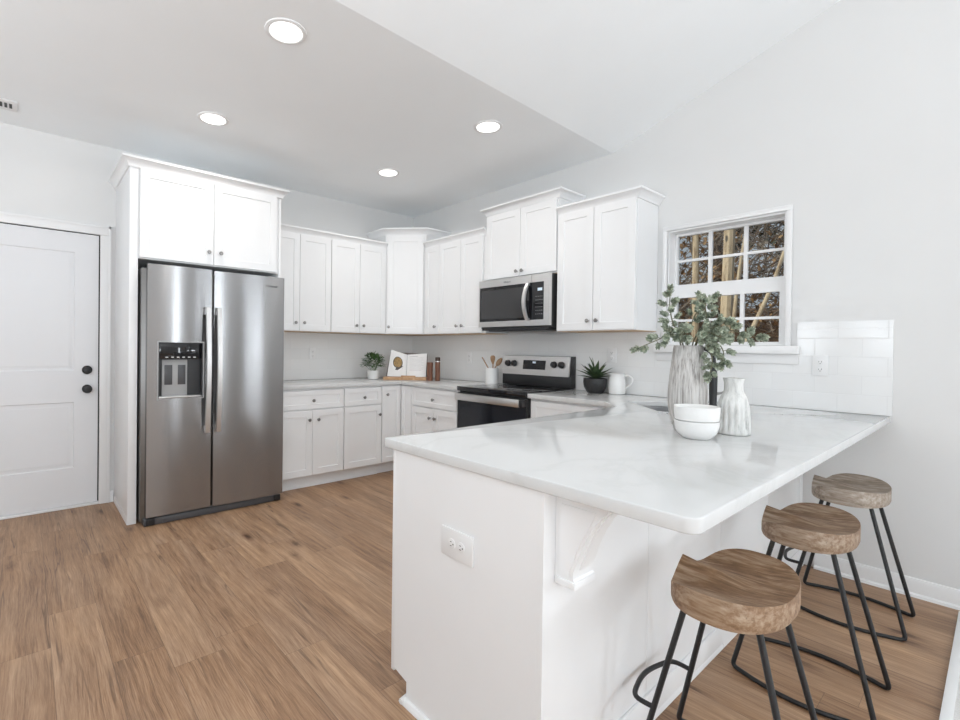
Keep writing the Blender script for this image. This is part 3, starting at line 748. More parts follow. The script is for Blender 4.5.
rd, cf2 = fdoor('refrigerator_door', -2.472, -1.932, .058, 1.795)
# dispenser
bm = nb(); h0, h1, v0, v1 = HX; cl = .774
fbox(bm, FA, h0+.001, h1-.001, v0+.001, v1-.001, .7225, .724, mi=0)
for p in ((h0+.0005, h0+.006, v0, v1), (h1-.006, h1-.0005, v0, v1), (h0, h1, v0+.0005, v0+.006), (h0, h1, v1-.006, v1-.0005)): fbox(bm, FA, *p, .724, cl)
dp = obj('water_dispenser', bm, 'blackplastic', ld, smooth=False)
bm = nb(); fbox(bm, FA, h0+.006, h1-.006, 1.150, v1-.006, .724, .772, .002); ct = obj('control_panel', bm, 'glassblack', dp)
bm = nb()
for k in range(6): fbox(bm, FA, h0+.045+k*.036, h0+.062+k*.036, 1.158, 1.163, .7722, .7728)
obj('panel_lettering', bm, 'whiteplastic', dp, smooth=False)
bm = nb(); fbox(bm, FA, h0+.030, h0+.195, .884, 1.142, .7245, .735, .003); obj('dispenser_plate', bm, 'greypanel', dp)
bm = nb()
for a in (h0+.046, h0+.132): fbox(bm, FA, a, a+.050, .965, 1.105, .7355, .7385, .001)
obj('paddle', bm, 'darkgrey', dp)
bm = nb(); fbox(bm, FA, h0+.004, h1-.004, v0+.002, v0+.014, .726, .783, .003); obj('drip_tray', bm, 'steelbright', dp)
bm = nb()
for p in ((h0-.008, h0, v0-.008, v1+.008), (h1, h1+.008, v0-.008, v1+.008), (h0, h1, v0-.008, v0), (h0, h1, v1, v1+.008)): fbox(bm, FA, *p, .770, .784)
obj('dispenser_bezel', bm, 'greypanel', dp, smooth=False)
for par, x, sgn in ((ld, -2.521, 1), (rd, -2.446, -1)):
    bm = nb(); ls = []
    for k in range(21):
        z = .612+(1.523-.612)*k/20; s = 2*k/20-1; c = .832-.030*s*s; wd_ = .0185
        ls.append([FA(x-wd_, z, c), FA(x+wd_, z, c), FA(x+wd_*.8, z, c+.016), FA(x-wd_*.8, z, c+.016)])
    loops(bm, ls)
    for z in (.640, 1.490): fbox(bm, FA, x-.014, x+.014, z-.02, z+.02, .772, .812)
    obj('handle', bm, 'handlesteel', par, ang=40)
bm = nb(); fbox(bm, FA, -2.916, -1.945, .0015, .050, .60, .765, .003); fbox(bm, FA, -2.80, -2.06, .006, .046, .765, .770, .002)
gr = obj('base_grille', bm, 'darkgrey', t)
for a in (-2.905, -2.005):
    bm = nb(); fbox(bm, FA, a, a+.055, .006, .052, .766, .778, .003); fbox(bm, FA, a+.012, a+.034, .022, .042, .778, .780); obj('hinge_cover', bm, 'blackplastic', gr)
for a in (-2.90, -2.03):
    bm = nb(); fbox(bm, FA, a, a+.08, 1.7755, 1.795, .60, .715, .004); obj('hinge_cap', bm, 'darkgrey', t)
bm = nb(); text_mesh(bm, 'Whirlpool', FA, -2.043, 1.712, cf2(-2.043)+.0012, .024); obj('logo', bm, 'darkgrey', rd, smooth=False)

# ------------------------------------------------------------------ microwave
t = thing('microwave', 'stainless over-the-range microwave with black glass door', 'microwave', (-.2, -1.855, 1.42))
ya, yb = -2.2275, -1.4765   # right end, left end
zA, zB = 1.424, 1.846
bm = nb(); fbox(bm, FB, ya+.004, yb-.004, zA, zB, .003, .372); obj('microwave_shell', bm, 'blackplastic', t, smooth=False)
yd = -2.055
bm = nb(); th0, th1 = .3725, .405
def frame4(bm, fr, a0, a1, b0, b1, i0, i1, j0, j1, c0, c1):
    fbox(bm, fr, a0, a1, j1, b1, c0, c1); fbox(bm, fr, a0, a1, b0, j0, c0, c1)
    if i0 > a0: fbox(bm, fr, a0, i0, j0, j1, c0, c1)
    if a1 > i1: fbox(bm, fr, i1, a1, j0, j1, c0, c1)
frame4(bm, FB, yd+.001, yb, zA+.012, zB, yd+.001, yb-.012, 1.482, 1.783, th0, th1)
dr = obj('microwave_door', bm, 'steelbright', t, smooth=False)
bm = nb(); fbox(bm, FB, yd+.0015, yb-.0125, 1.4825, 1.7825, .378, .4035); obj('door_glass', bm, 'glassblack', dr, smooth=False)
bm = nb(); fbox(bm, FB, -1.985, -1.505, 1.505, 1.755, .4036, .4042); obj('viewing_window', bm, 'micglass', dr, smooth=False)
bm = nb(); ls = []
for k in range(17):
    s = 2*k/16-1; z = 1.628+s*.150; c = .448-.034*s*s; y = -2.015-.014*s*s
    ls.append([FB(y-.016, z, c), FB(y+.016, z, c), FB(y+.013, z, c+.014), FB(y-.013, z, c+.014)])
loops(bm, ls); fbox(bm, FB, -2.04, -2.018, 1.480, 1.497, .4036, .425); fbox(bm, FB, -2.04, -2.018, 1.759, 1.776, .4036, .425)
obj('handle', bm, 'handlesteel', dr, ang=40)
bm = nb(); frame4(bm, FB, ya, yd-.001, zA+.012, zB, ya+.052, yd-.001, 1.482, 1.783, th0, th1); cpn = obj('control_side', bm, 'steelbright', t, smooth=False)
bm = nb(); fbox(bm, FB, ya+.0525, yd-.0015, 1.4825, 1.7825, .378, .4035)
for i in range(4):
    for j in range(6): fbox(bm, FB, ya+.066+i*.019, ya+.072+i*.019, 1.525+j*.028, 1.530+j*.028, .4036, .4039, mi=1)
kp = obj('control_panel', bm, ['glassblack', 'greypanel'], cpn, smooth=False)
bm = nb(); fbox(bm, FB, ya+.068, ya+.112, 1.712, 1.735, .4036, .4040); obj('clock_display', bm, 'ledwhite', kp, smooth=False)
bm = nb(); fbox(bm, FB, ya+.02, yb-.03, zA-.018, zA-.0005, .02, .39); fbox(bm, FB, ya+.06, yb-.08, zA-.026, zA-.018, .10, .36); obj('vent_base', bm, 'blackplastic', t, smooth=False)
bm = nb(); text_mesh(bm, 'Whirlpool', F((0, 0, 0), (0, -1, 0), (-1, 0, 0)), 1.80, 1.806, th1+.0006, .018); obj('logo', bm, 'darkgrey', dr, smooth=False)

# ------------------------------------------------------------------ range
t = thing('range', 'stainless and black electric range with black glass cooktop', 'stove', (-.35, -1.855, 0))
ra, rb = -2.2185, -1.4785
bm = nb(); fbox(bm, FB, ra, rb, .03, .885, .02, .628); obj('range_body', bm, 'blackplastic', t, smooth=False)
bm = nb(); fbox(bm, FB, ra+.0005, rb-.0005, .886, .921, .03, .668, .004); ck = obj('cooktop', bm, 'glassblack', t)
for x, y, r in ((.22, -1.66, .075), (.22, -2.05, .095), (.48, -1.66, .105), (.48, -2.05, .075)):
    bm = nb(); lathe(bm, FB(y, .9212, x), (0, 0, 1), [(r-.003, 0), (r-.003, .0004), (r, .0004), (r, 0)], 40, cap0=False, cap1=False); obj('burner_ring', bm, 'darkgrey', ck)
bm = nb(); fbox(bm, FB, ra+.002, rb-.002, .20, .868, .629, .655, .002); od = obj('oven_door', bm, 'blackplastic', t)
bm = nb(); fbox(bm, FB, ra+.004, rb-.004, .215, .80, .6552, .660); obj('door_glass', bm, 'ovenglass', od, smooth=False)
bm = nb(); fbox(bm, FB, ra+.040, rb-.004, .806, .866, .678, .702, .008); obj('handle', bm, 'steelbright', od)
for a in (ra+.006, rb-.036):
    bm = nb(); fbox(bm, FB, a, a+.030, .812, .862, .6555, .698, .004); obj('handle_bracket', bm, 'blackplastic', od)
bm = nb(); fbox(bm, FB, ra+.002, rb-.002, .035, .195, .629, .655, .003); obj('storage_drawer', bm, 'steelbright', t)
# backguard
bm = nb(); fbox(bm, FB, ra, rb, .9215, 1.030, .012, .075, .003); fbox(bm, FB, ra, rb, 1.030, 1.188, .012, .060, .003); bg = obj('backguard', bm, 'blackplastic', t)
bm = nb(); ls = [[FB(ra+.016, 1.022, .0765), FB(rb-.001, 1.022, .0765), FB(rb-.001, 1.186, .0605), FB(ra+.016, 1.186, .0605)], [FB(ra+.018, 1.018, .094), FB(rb-.003, 1.018, .094), FB(rb-.003, 1.184, .070), FB(ra+.018, 1.184, .070)]]
loops(bm, ls); cpn = obj('control_fascia', bm, 'steelbright', bg, smooth=False)
fs = F(FB(0, 1.018, .0942), (0, 1, 0), (-1, 0, 0)); tilt = (.094-.070)/.166
def fasc(y, z): return FB(y, z, .0945-(z-1.018)*tilt)
bm = nb(); loops(bm, [[fasc(-1.965, 1.068)+Vector((0, 0, 0)), fasc(-1.725, 1.068), fasc(-1.725, 1.148), fasc(-1.965, 1.148)], [fasc(-1.965, 1.068)+Vector((-.002, 0, 0)), fasc(-1.725, 1.068)+Vector((-.002, 0, 0)), fasc(-1.725, 1.148)+Vector((-.002, 0, 0)), fasc(-1.965, 1.148)+Vector((-.002, 0, 0))]])
ds = obj('display', bm, 'glassblack', cpn, smooth=False)
bm = nb(); p = [fasc(-1.862, 1.122), fasc(-1.828, 1.122), fasc(-1.828, 1.138), fasc(-1.862, 1.138)]
loops(bm, [[q+Vector((-.0022, 0, 0)) for q in p], [q+Vector((-.0027, 0, 0)) for q in p]]); obj('clock_digits', bm, 'ledwhite', ds, smooth=False)
for y in (-1.552, -1.624, -2.053, -2.127):
    bm = nb(); lathe(bm, fasc(y, 1.115), (-1, 0, .14), [(.029, 0), (.029, .006), (.025, .010), (.023, .026), (.018, .029), (.002, .030)], 24)
    fbox(bm, F(fasc(y, 1.115), (0, 1, 0), (-1, 0, .14)), -.006, .006, -.022, .022, .026, .036, .002); obj('burner_knob', bm, 'blackplastic', cpn)

# ------------------------------------------------------------------ outlets and switches
def outlet(label, fr, a, b, horiz=False, faces=1):
    t = thing('wall_outlet', label, 'outlet', fr(a, b, 0), 'white electrical outlets')
    w_, h_ = (.140, .090) if horiz else (.073, .116)
    bm = nb(); fbox(bm, fr, a-w_/2, a+w_/2, b-h_/2, b+h_/2, .0, .006, .002); obj('cover_plate', bm, 'whiteplastic', t)
    for s in (-1, 1):
        ca, cb = (a+s*.021, b) if horiz else (a, b+s*.0215)
        bm = nb(); lathe(bm, fr(ca, cb, .0062), fr.n, [(.016, 0), (.016, .0016), (.015, .002)], 20); r = obj('receptacle', bm, 'whiteplastic', t)
        bm = nb()
        for da, db, ww, hh in ((-.006, .002, .0022, .008), (.006, .002, .0022, .0065), (0, -.008, .004, .004)):
            if horiz: da, db, ww, hh = db, da, hh, ww
            fbox(bm, fr, ca+da-ww/2, ca+da+ww/2, cb+db-hh/2, cb+db+hh/2, .0083, .0088)
        obj('socket_slots', bm, 'slot', r, smooth=False)
FT = at(FB, .0085); FTA = at(FA, .0085)
outlet('white outlet on the backsplash below the window, near the end of the tile', FT, -3.811, 1.171)
outlet('white outlet on the backsplash behind the small potted plant side of the counter', FTA, -1.295, 1.175)
outlet('white outlet on the backsplash left of the utensil crock', FT, -.972, 1.147)
outlet('white outlet on the backsplash above the white pitcher', FT, -2.535, 1.205)
outlet('white horizontal outlet on the end panel of the peninsula', F((PX-.0005, 0, 0), (0, 1, 0), (-1, 0, 0)), -3.418, .638, True)

# ------------------------------------------------------------------ recessed lights and ceiling vent
for lx, ly, lab in ((-2.568, -2.229, 'round recessed ceiling light nearest the camera, in front of the refrigerator'), (-2.566, -1.045, 'round recessed ceiling light close to the refrigerator cabinet'),
                    (-1.075, -2.185, 'round recessed ceiling light in front of the microwave'), (-1.087, -1.010, 'round recessed ceiling light nearest the diagonal corner cabinet')):
    t = thing('recessed_light', lab, 'ceiling light', (lx, ly, H), 'recessed ceiling lights')
    bm = nb(); lathe(bm, (lx, ly, H-.0005), (0, 0, -1), [(.100, 0), (.098, .005), (.085, .008), (.078, .005), (.078, 0)], 36, cap0=False, cap1=False); obj('trim_ring', bm, 'whiteplastic', t)
    bm = nb(); lathe(bm, (lx, ly, H-.001), (0, 0, -1), [(.078, 0), (.078, .004), (.001, .0045)], 36); obj('diffuser', bm, 'lens', t)
    l = bpy.data.lights.new('downlight', 'AREA'); l.shape = 'DISK'; l.size = .15; l.energy = DOWN_POWER; l.color = (1, .97, .93); l.spread = math.radians(165)
    lo = bpy.data.objects.new('downlight', l); COL.objects.link(lo); lo.location = (0, 0, -.008); lo.parent = t
t = thing('ceiling_vent', 'white ceiling air register with dark slots near the door', 'vent', (-3.78, -.37, H))
bm = nb(); box(bm, -3.97, -3.592, -.455, -.285, H-.008, H-.0005, .002); obj('register_plate', bm, 'whiteplastic', t)
for k in range(14):
    bm = nb(); x = -3.625-.024*k; box(bm, x-.007, x+.007, -.410, -.335, H-.0095, H-.0081); obj('slot', bm, 'slot', t, smooth=False)

# ------------------------------------------------------------------ things on the counters
def leaf(bm, p, d, up, L, Wd, mi=0, fold=.25, curl=0.0, n=3):
    d = Vector(d).normalized(); up = Vector(up); s = d.cross(up)
    if s.length < 1e-3: s = d.cross(Vector((1, .3, .2)))
    s.normalize(); nrm = s.cross(d).normalized(); p = Vector(p)
    prev = None
    for k in range(n+1):
        t = k/n; w_ = Wd*math.sin(PI*min(.999, .12+.88*t)**.8)*.5 if t < 1 else Wd*.02
        c = p + d*(L*t) - nrm*(curl*L*t*t)
        row = [bm.verts.new(c+s*w_+nrm*w_*fold), bm.verts.new(c), bm.verts.new(c-s*w_+nrm*w_*fold)]
        if prev:
            for a in (0, 1):
                f = bm.faces.new((prev[a], prev[a+1], row[a+1], row[a])); f.material_index = mi
        prev = row
CTZ = Z1+.0005
# small potted plant
px_, py_ = -.755, -.312
t = thing('potted_plant', 'small bushy green plant in a white pot beside the open cookbook', 'plant', (px_, py_, CTZ))
bm = nb(); lathe(bm, (px_, py_, CTZ), (0, 0, 1), [(.048, 0), (.054, .004), (.068, .088), (.069, .092), (.063, .092), (.058, .078)], 28); obj('pot', bm, 'ceramic', t)
bm = nb(); lathe(bm, (px_, py_, CTZ+.0785), (0, 0, 1), [(.0575, 0), (.03, .004), (.002, .006)], 20); obj('soil', bm, 'soil', t)
bm = nb()
for k in range(420):
    th = rnd.uniform(0, 2*PI); ph = math.acos(rnd.uniform(-.25, 1)); r = rnd.uniform(.55, 1)
    v = Vector((math.sin(ph)*math.cos(th)*.122, math.sin(ph)*math.sin(th)*.122, math.cos(ph)*.115))*r
    dd = v.normalized()+Vector((rnd.uniform(-.6, .6), rnd.uniform(-.6, .6), rnd.uniform(-.3, .6)))
    leaf(bm, Vector((px_, py_, CTZ+.155))+v, dd, (0, 0, 1), rnd.uniform(.024, .04), rnd.uniform(.013, .02), curl=.2)
for k in range(22):
    th = rnd.uniform(0, 2*PI); r = rnd.uniform(.04, .1); e = Vector((px_+math.cos(th)*r, py_+math.sin(th)*r, CTZ+rnd.uniform(.15, .24)))
    tube(bm, [Vector((px_+math.cos(th)*.015, py_+math.sin(th)*.015, CTZ+.08)), e], .0012, 5)
obj('foliage', bm, 'boxwood', t, smooth=False)

# cookbook stand and open cookbook
cdir = Vector((1, -1, 0)).normalized(); nd = Vector((-1, -1, 0)).normalized()
SC_ = Vector((-.500, -.548, CTZ))
FK = F(SC_, cdir, nd)
t = thing('cookbook_stand', 'wooden stand holding the open cookbook in the counter corner', 'book stand', SC_)
bm = nb(); fbox(bm, FK, -.235, .210, .0, .030, -.05, .066, .004); obj('stand_ledge', bm, 'bamboo', t)
lean = .26
bm = nb(); loops(bm, [[FK(-.17, .031, -.018), FK(.17, .031, -.018), FK(.17, .031, -.004), FK(-.17, .031, -.004)], [FK(-.17, .215, -.018-.184*lean), FK(.17, .215, -.018-.184*lean), FK(.17, .215, -.004-.184*lean), FK(-.17, .215, -.004-.184*lean)]])
obj('back_rest', bm, 'bamboo', t, smooth=False)
bm = nb(); fbox(bm, FK, -.05, .10, .0305, .046, .050, .062, .003); obj('page_stop', bm, 'bamboo', t)
def page(side):
    pts = []
    for i in range(9):
        s = i/8
        for j in range(7):
            v = j/6
            a = side*(.004+.205*s); b = .034+.285*v+(.034*s*v if side < 0 else -.004*s) ; c = .012-(.285*v)*lean+.030*math.sin(PI*min(1, s*1.1))*(.6+.4*v)*.7+.002
            pts.append((a, b, c))
    return pts
t2 = thing('cookbook', 'open cookbook with a food photo on its left page, propped on the wooden stand', 'book', FK(0, .034, .01))
def pagefn(side, s, v):
    a = side*(.002+.200*s) + (.030*v*s if side < 0 else .004*v*s); b = .0335+.225*v + (.050*s*v if side < 0 else .016*s*v); c = .014-(b-.0335)*lean+.020*math.sin(PI*min(1, s**.7))
    return a, b, c
for side, nm in ((-1, 'page_block'), (1, 'page_block')):
    bm = nb(); G = [[bm.verts.new(FK(*pagefn(side, i/8, j/6))) for j in range(7)] for i in range(9)]
    G2 = [[bm.verts.new(FK(pagefn(side, i/8, j/6)[0], pagefn(side, i/8, j/6)[1], -.0005-(pagefn(side, i/8, j/6)[1]-.0335)*lean)) for j in range(7)] for i in range(9)]
    for i in range(8):
        for j in range(6):
            bm.faces.new((G[i][j], G[i+1][j], G[i+1][j+1], G[i][j+1])); bm.faces.new((G2[i][j], G2[i][j+1], G2[i+1][j+1], G2[i+1][j]))
    for i in range(8):
        for j in (0, 6): bm.faces.new((G[i][j], G[i+1][j], G2[i+1][j], G2[i][j]))
    for j in range(6):
        for i in (0, 8): bm.faces.new((G[i][j], G[i][j+1], G2[i][j+1], G2[i][j]))
    mats = ['pagewhite', 'ink', 'coverdark']
    def on(s, v, e=.0012): a, b, c = pagefn(side, s, v); return FK(a, b, c+e)
    def patch(s0, s1, v0, v1, mi, e=.0012, n=4):
        V = [[bm.verts.new(on(s0+(s1-s0)*i/n, v, e)) for v in (v0, v1)] for i in range(n+1)]
        for i in range(n): bm.faces.new((V[i][0], V[i+1][0], V[i+1][1], V[i][1])).material_index = mi
    if side > 0:
        patch(.14, .55, .885, .905, 1)
        for k in range(11): patch(.14, rnd.uniform(.72, .86), .82-k*.055, .828-k*.055, 1)
    else:
        M['food'] = speckled('printed food photo', (.30, .19, .07), .6, .6, 70); M['plateprint'] = mat('printed white bowl', (.83, .82, .80), .6); M['shadowprint'] = mat('printed dark cloth', (.09, .08, .075), .6)
        mats += ['food', 'plateprint', 'shadowprint']
        def disc(cs, cv, r, mi, e, squash=1.0):
            vsx = [bm.verts.new(on(min(.98, cs+r*math.cos(q)/.205), cv+squash*r*math.sin(q)/.25, e)) for q in [2*PI*k/28 for k in range(28)]]
            bm.faces.new(vsx).material_index = mi
        disc(.47, .45, .062, 5, .0035, .8); disc(.50, .52, .072, 4, .0047); disc(.49, .58, .058, 5, .0058); disc(.485, .585, .050, 3, .0068)
    o = obj(nm, bm, mats, t2, smooth=False)
bm = nb(); loops(bm, [[FK(-.215, .033, -.0035), FK(.215, .033, -.0035), FK(.215, .033, -.001), FK(-.215, .033, -.001)], [FK(-.178, .285, -.0035-.252*lean), FK(.212, .268, -.0035-.235*lean), FK(.212, .268, -.001-.235*lean), FK(-.178, .285, -.001-.252*lean)]])
obj('book_cover', bm, 'coverdark', t2, smooth=False)

# wooden mills
for x, y, h, r, cap, lab in ((-.372, -.772, .185, .030, False, 'shorter reddish wooden mill beside the open cookbook'), (-.318, -.828, .238, .0255, True, 'taller reddish wooden mill with a dark cap and pale band')):
    t = thing('pepper_mill', lab, 'pepper mill', (x, y, CTZ), 'wooden mills by the cookbook')
    hb = h*.80 if cap else h*.97
    bm = nb(); lathe(bm, (x, y, CTZ), (0, 0, 1), [(r*.96, 0), (r, .003), (r*.97, hb*.5), (r, hb-.004), (r*.97, hb)], 28); obj('mill_body', bm, 'acacia', t)
    if cap:
        bm = nb(); lathe(bm, (x, y, CTZ+hb+.0003), (0, 0, 1), [(r*.985, 0), (r*.985, .009)], 28); obj('band', bm, 'steelbright', t)
        bm = nb(); lathe(bm, (x, y, CTZ+hb+.0096), (0, 0, 1), [(r, 0), (r*1.02, .006), (r*1.02, h-hb-.016), (r*.9, h-hb-.010), (.002, h-hb-.0096)], 28); obj('cap', bm, 'darkcap', t)
    else:
        bm = nb(); lathe(bm, (x, y, CTZ+hb+.0003), (0, 0, 1), [(r*.94, 0), (r*.94, h*.03), (.002, h*.031)], 28); obj('lid', bm, 'acacia', t)

# utensil crock
ux, uy = -.125, -1.388
t = thing('utensil_crock', 'white ceramic crock of wooden utensils beside the range', 'crock', (ux, uy, CTZ))
bm = nb(); lathe(bm, (ux, uy, CTZ), (0, 0, 1), [(.057, 0), (.061, .004), (.061, .145), (.059, .149), (.055, .149), (.053, .143), (.052, .012), (.002, .010)], 36); obj('crock_body', bm, 'ceramic', t)
rv = Vector((.772, -.636, 0)); fv = Vector((.636, .772, 0)); CU = Vector((ux, uy, CTZ))
def ut(a0, a1, h, f0=0): return [CU+rv*(a0*.5)+fv*f0+Vector((0, 0, .013)), CU+rv*a0+fv*f0+Vector((0, 0, .150)), CU+rv*a1+fv*f0*1.3+Vector((0, 0, h))]
p = ut(-.035, -.092, .250, .012); bm = nb(); tube(bm, p, [.005, .005, .0055], 10)
tag(obj('wooden_stick', bm, 'spoon'), 'thin wooden utensil handle leaning to the side in the white crock', 'utensil', 'wooden utensils in the crock')
def paddle(bm, p0, d, L, Wd, flat, th=.006):
    d = Vector(d).normalized(); s = rv; n = d.cross(s).normalized(); s = n.cross(d)*-1; ls = []
    for k in range(9):
        q = k/8; ww = (Wd*(.30+.70*min(1, q*1.8)) if flat else Wd*math.sin(PI*(.10+.88*q))**.6)*.5
        if flat and q > .85: ww *= 1-.5*(q-.85)/.15
        c = Vector(p0)+d*L*q; tt = th*.5
        ls.append([c+s*ww*math.cos(a)+n*tt*math.sin(a) for a in [2*PI*i/12 for i in range(12)]])
    loops(bm, ls)
for a0, a1, h, wd2, flat, f0, nm, lab in ((.008, .006, .190, .046, True, -.014, 'spatula', 'flat wooden spatula standing in the middle of the white crock'), (.030, .050, .178, .044, False, .012, 'wooden_spoon', 'round-bowled wooden spoon standing in the white crock nearest the range')):
    p = ut(a0, a1, h, f0); bm = nb(); tube(bm, p, [.0045, .005, .0055], 10); paddle(bm, p[2]-(p[2]-p[1]).normalized()*.006, p[2]-p[1], .275-h if flat else .265-h, wd2, flat)
    tag(obj(nm, bm, 'spoon'), lab, 'utensil', 'wooden utensils in the crock')

# black pot with spiky succulent
bx, by = -.152, -2.478
t = thing('succulent_plant', 'spiky dark green succulent in a black textured pot beside the range', 'plant', (bx, by, CTZ))
bm = nb(); lathe(bm, (bx, by, CTZ), (0, 0, 1), [(.052, 0), (.060, .004), (.082, .045), (.088, .085), (.086, .112), (.082, .114), (.078, .108), (.078, .095)], 40); obj('pot', bm, 'blackpot', t)
bm = nb(); lathe(bm, (bx, by, CTZ+.0952), (0, 0, 1), [(.0775, 0), (.04, .004), (.002, .005)], 20); obj('soil', bm, 'soil', t)
bm = nb()
for k in range(22):
    ring = k/22; th = k*2.4; el = .22+1.0*ring; L = rnd.uniform(.125, .165)*(1.0-.1*ring)
    dd = Vector((math.cos(th)*math.cos(el), math.sin(th)*math.cos(el), math.sin(el)))
    leaf(bm, Vector((bx, by, CTZ+.108))+dd*.012, dd, (0, 0, 1), L, .040, fold=.45, curl=.12*(1-ring), n=6)
for th, L in ((2.6, .17), (3.2, .16), (1.2, .15)):
    pth = [Vector((bx, by, CTZ+.11)), Vector((bx+math.cos(th)*.02, by+math.sin(th)*.02, CTZ+.11+L*.6)), Vector((bx+math.cos(th)*.05, by+math.sin(th)*.05, CTZ+.11+L))]
    tube(bm, smooth_path(pth, 5), [.006-.0005*i for i in range(11)], 8)
obj('spiky_leaves', bm, 'agave', t, ang=60)
# white pitcher
jx, jy = -.088, -2.620
t = thing('pitcher', 'small white ceramic pitcher behind the black succulent pot', 'pitcher', (jx, jy, CTZ))
bm = nb()
def lip(th, h): return 1+.16*max(0, math.cos(th-PI*.25))**6*max(0, (h-.11)/.045)
lathe(bm, (jx, jy, CTZ), (0, 0, 1), [(.052, 0), (.058, .004), (.064, .05), (.060, .10), (.054, .13), (.058, .153), (.0595, .155), (.0555, .154), (.051, .13), (.057, .10), (.060, .05), (.054, .01), (.002, .008)], 36, fn=lip); obj('pitcher_body', bm, 'ceramic', t)
HD = Vector((.10, -.99, 0)).normalized(); J = Vector((jx, jy, CTZ))
bm = nb(); tube(bm, smooth_path([J+HD*.052+Vector((0, 0, .135)), J+HD*.085+Vector((0, 0, .142)), J+HD*.112+Vector((0, 0, .118)), J+HD*.100+Vector((0, 0, .075)), J+HD*.058+Vector((0, 0, .045))], 6), .0075, 10); obj('handle', bm, 'ceramic', t)

# tall carved vase
vx, vy = -1.389, -3.638
t = thing('vase', 'tall grey carved vase holding the greenery on the peninsula', 'vase', (vx, vy, CTZ))
bm = nb(); lathe(bm, (vx, vy, CTZ), (0, 0, 1), [(.046, 0), (.051, .003), (.060, .03), (.070, .075), (.0745, .12), (.0735, .17), (.068, .24), (.061, .30), (.055, .350), (.053, .356), (.048, .354), (.051, .33), (.058, .28), (.063, .2), (.06, .1), (.04, .02), (.002, .015)], 48,
                 fn=lambda th, h: 1+.012*math.sin(th*23)+.008*math.sin(th*41+h*30)); obj('vase_body', bm, 'vasegrain', t, ang=50)
# greenery
g = thing('greenery', 'arching sprays of dusty green foliage standing in the tall carved vase', 'plant', (vx, vy, CTZ+.2))
V0 = Vector((vx, vy, CTZ)); r2 = random.Random(3)
def gp(px, py, dep=0):   # offsets from the vase axis: right (m), up (m), towards the back (m)
    return V0 + Vector((.772, -.636, 0))*px + Vector((0, 0, py)) + Vector((.636, .772, 0))*dep
def cluster(bm, p, d, L):
    d = Vector(d).normalized()
    for lay in range(4):
        for q in range(5):
            a = q*2*PI/5+lay*.7; b1, u1, w1 = basis(d)
            off = (u1*math.cos(a)+w1*math.sin(a))
            dir_ = d*1.0+off*(.75-.13*lay)
            leaf(bm, Vector(p)+d*(L*.2*lay)+off*L*.05, dir_, off, L*.48, L*.38, fold=.3, curl=-.25, n=3)
def sprig(path, clusters, side_every=1, Lc=.034):
    clusters = int(clusters*1.35); Lc *= 1.22
    pts = smooth_path([gp(*q) for q in path], 8); n = len(pts)
    bm = nb(); tube(bm, pts, [.0028*(1-.6*i/n)+.0006 for i in range(n)], 6); s = obj('stem', bm, 'stem', g)
    bm = nb()
    for k in range(clusters):
        f = .34+.66*(k+.5)/clusters; i = min(n-2, int(f*(n-1))); p = pts[i]; tdir = (pts[i+1]-pts[i]).normalized()
        b1, u1, w1 = basis(tdir); a = k*2.4+r2.uniform(-.4, .4); off = u1*math.cos(a)+w1*math.sin(a)
        L = Lc*r2.uniform(.8, 1.25)*(1-.25*f)
        q = p+off*.014; tube(bm, [p, q], .0012, 5, mi=1)
        cluster(bm, q, tdir*.7+off*1.0+Vector((0, 0, -.1)), L)
    cluster(bm, pts[-1], pts[-1]-pts[-2], Lc*.95)
    obj('leaf_clusters', bm, ['sage', 'stem'], s, smooth=False)
sprig([(-.01, .20, 0), (-.025, .37, 0), (-.055, .45, .02), (-.070, .52, .02), (-.080, .575, .0)], 9)
sprig([(-.012, .20, .01), (-.035, .37, .0), (-.085, .40, -.02), (-.15, .375, -.03), (-.215, .345, -.02)], 8)
sprig([(-.01, .2, 0), (-.02, .36, -.03), (-.045, .41, -.05), (-.065, .40, -.06)], 6)
sprig([(0, .2, .01), (.01, .38, .02), (.04, .48, .03), (.085, .535, .03), (.105, .555, .02)], 8, Lc=.036)
sprig([(.0, .2, 0), (.02, .37, 0), (.055, .44, -.02), (.06, .50, -.02), (.045, .55, -.01)], 7, Lc=.034)
sprig([(.005, .2, -.01), (.035, .37, -.03), (.11, .42, -.05), (.18, .41, -.06), (.245, .395, -.06)], 11, Lc=.038)
sprig([(.005, .2, -.01), (.03, .365, -.045), (.075, .365, -.075), (.095, .33, -.085), (.09, .290, -.085)], 7, Lc=.034)
sprig([(.0, .2, -.01), (.02, .365, -.05), (.035, .345, -.085), (.042, .29, -.10), (.030, .240, -.10)], 9, Lc=.032)
sprig([(.0, .2, 0), (.02, .37, -.03), (.055, .42, -.05), (.09, .44, -.06), (.11, .45, -.06)], 7, Lc=.036)
sprig([(.0, .2, 0), (.01, .37, -.04), (.03, .41, -.07), (.055, .40, -.09), (.08, .385, -.10)], 7, Lc=.034)

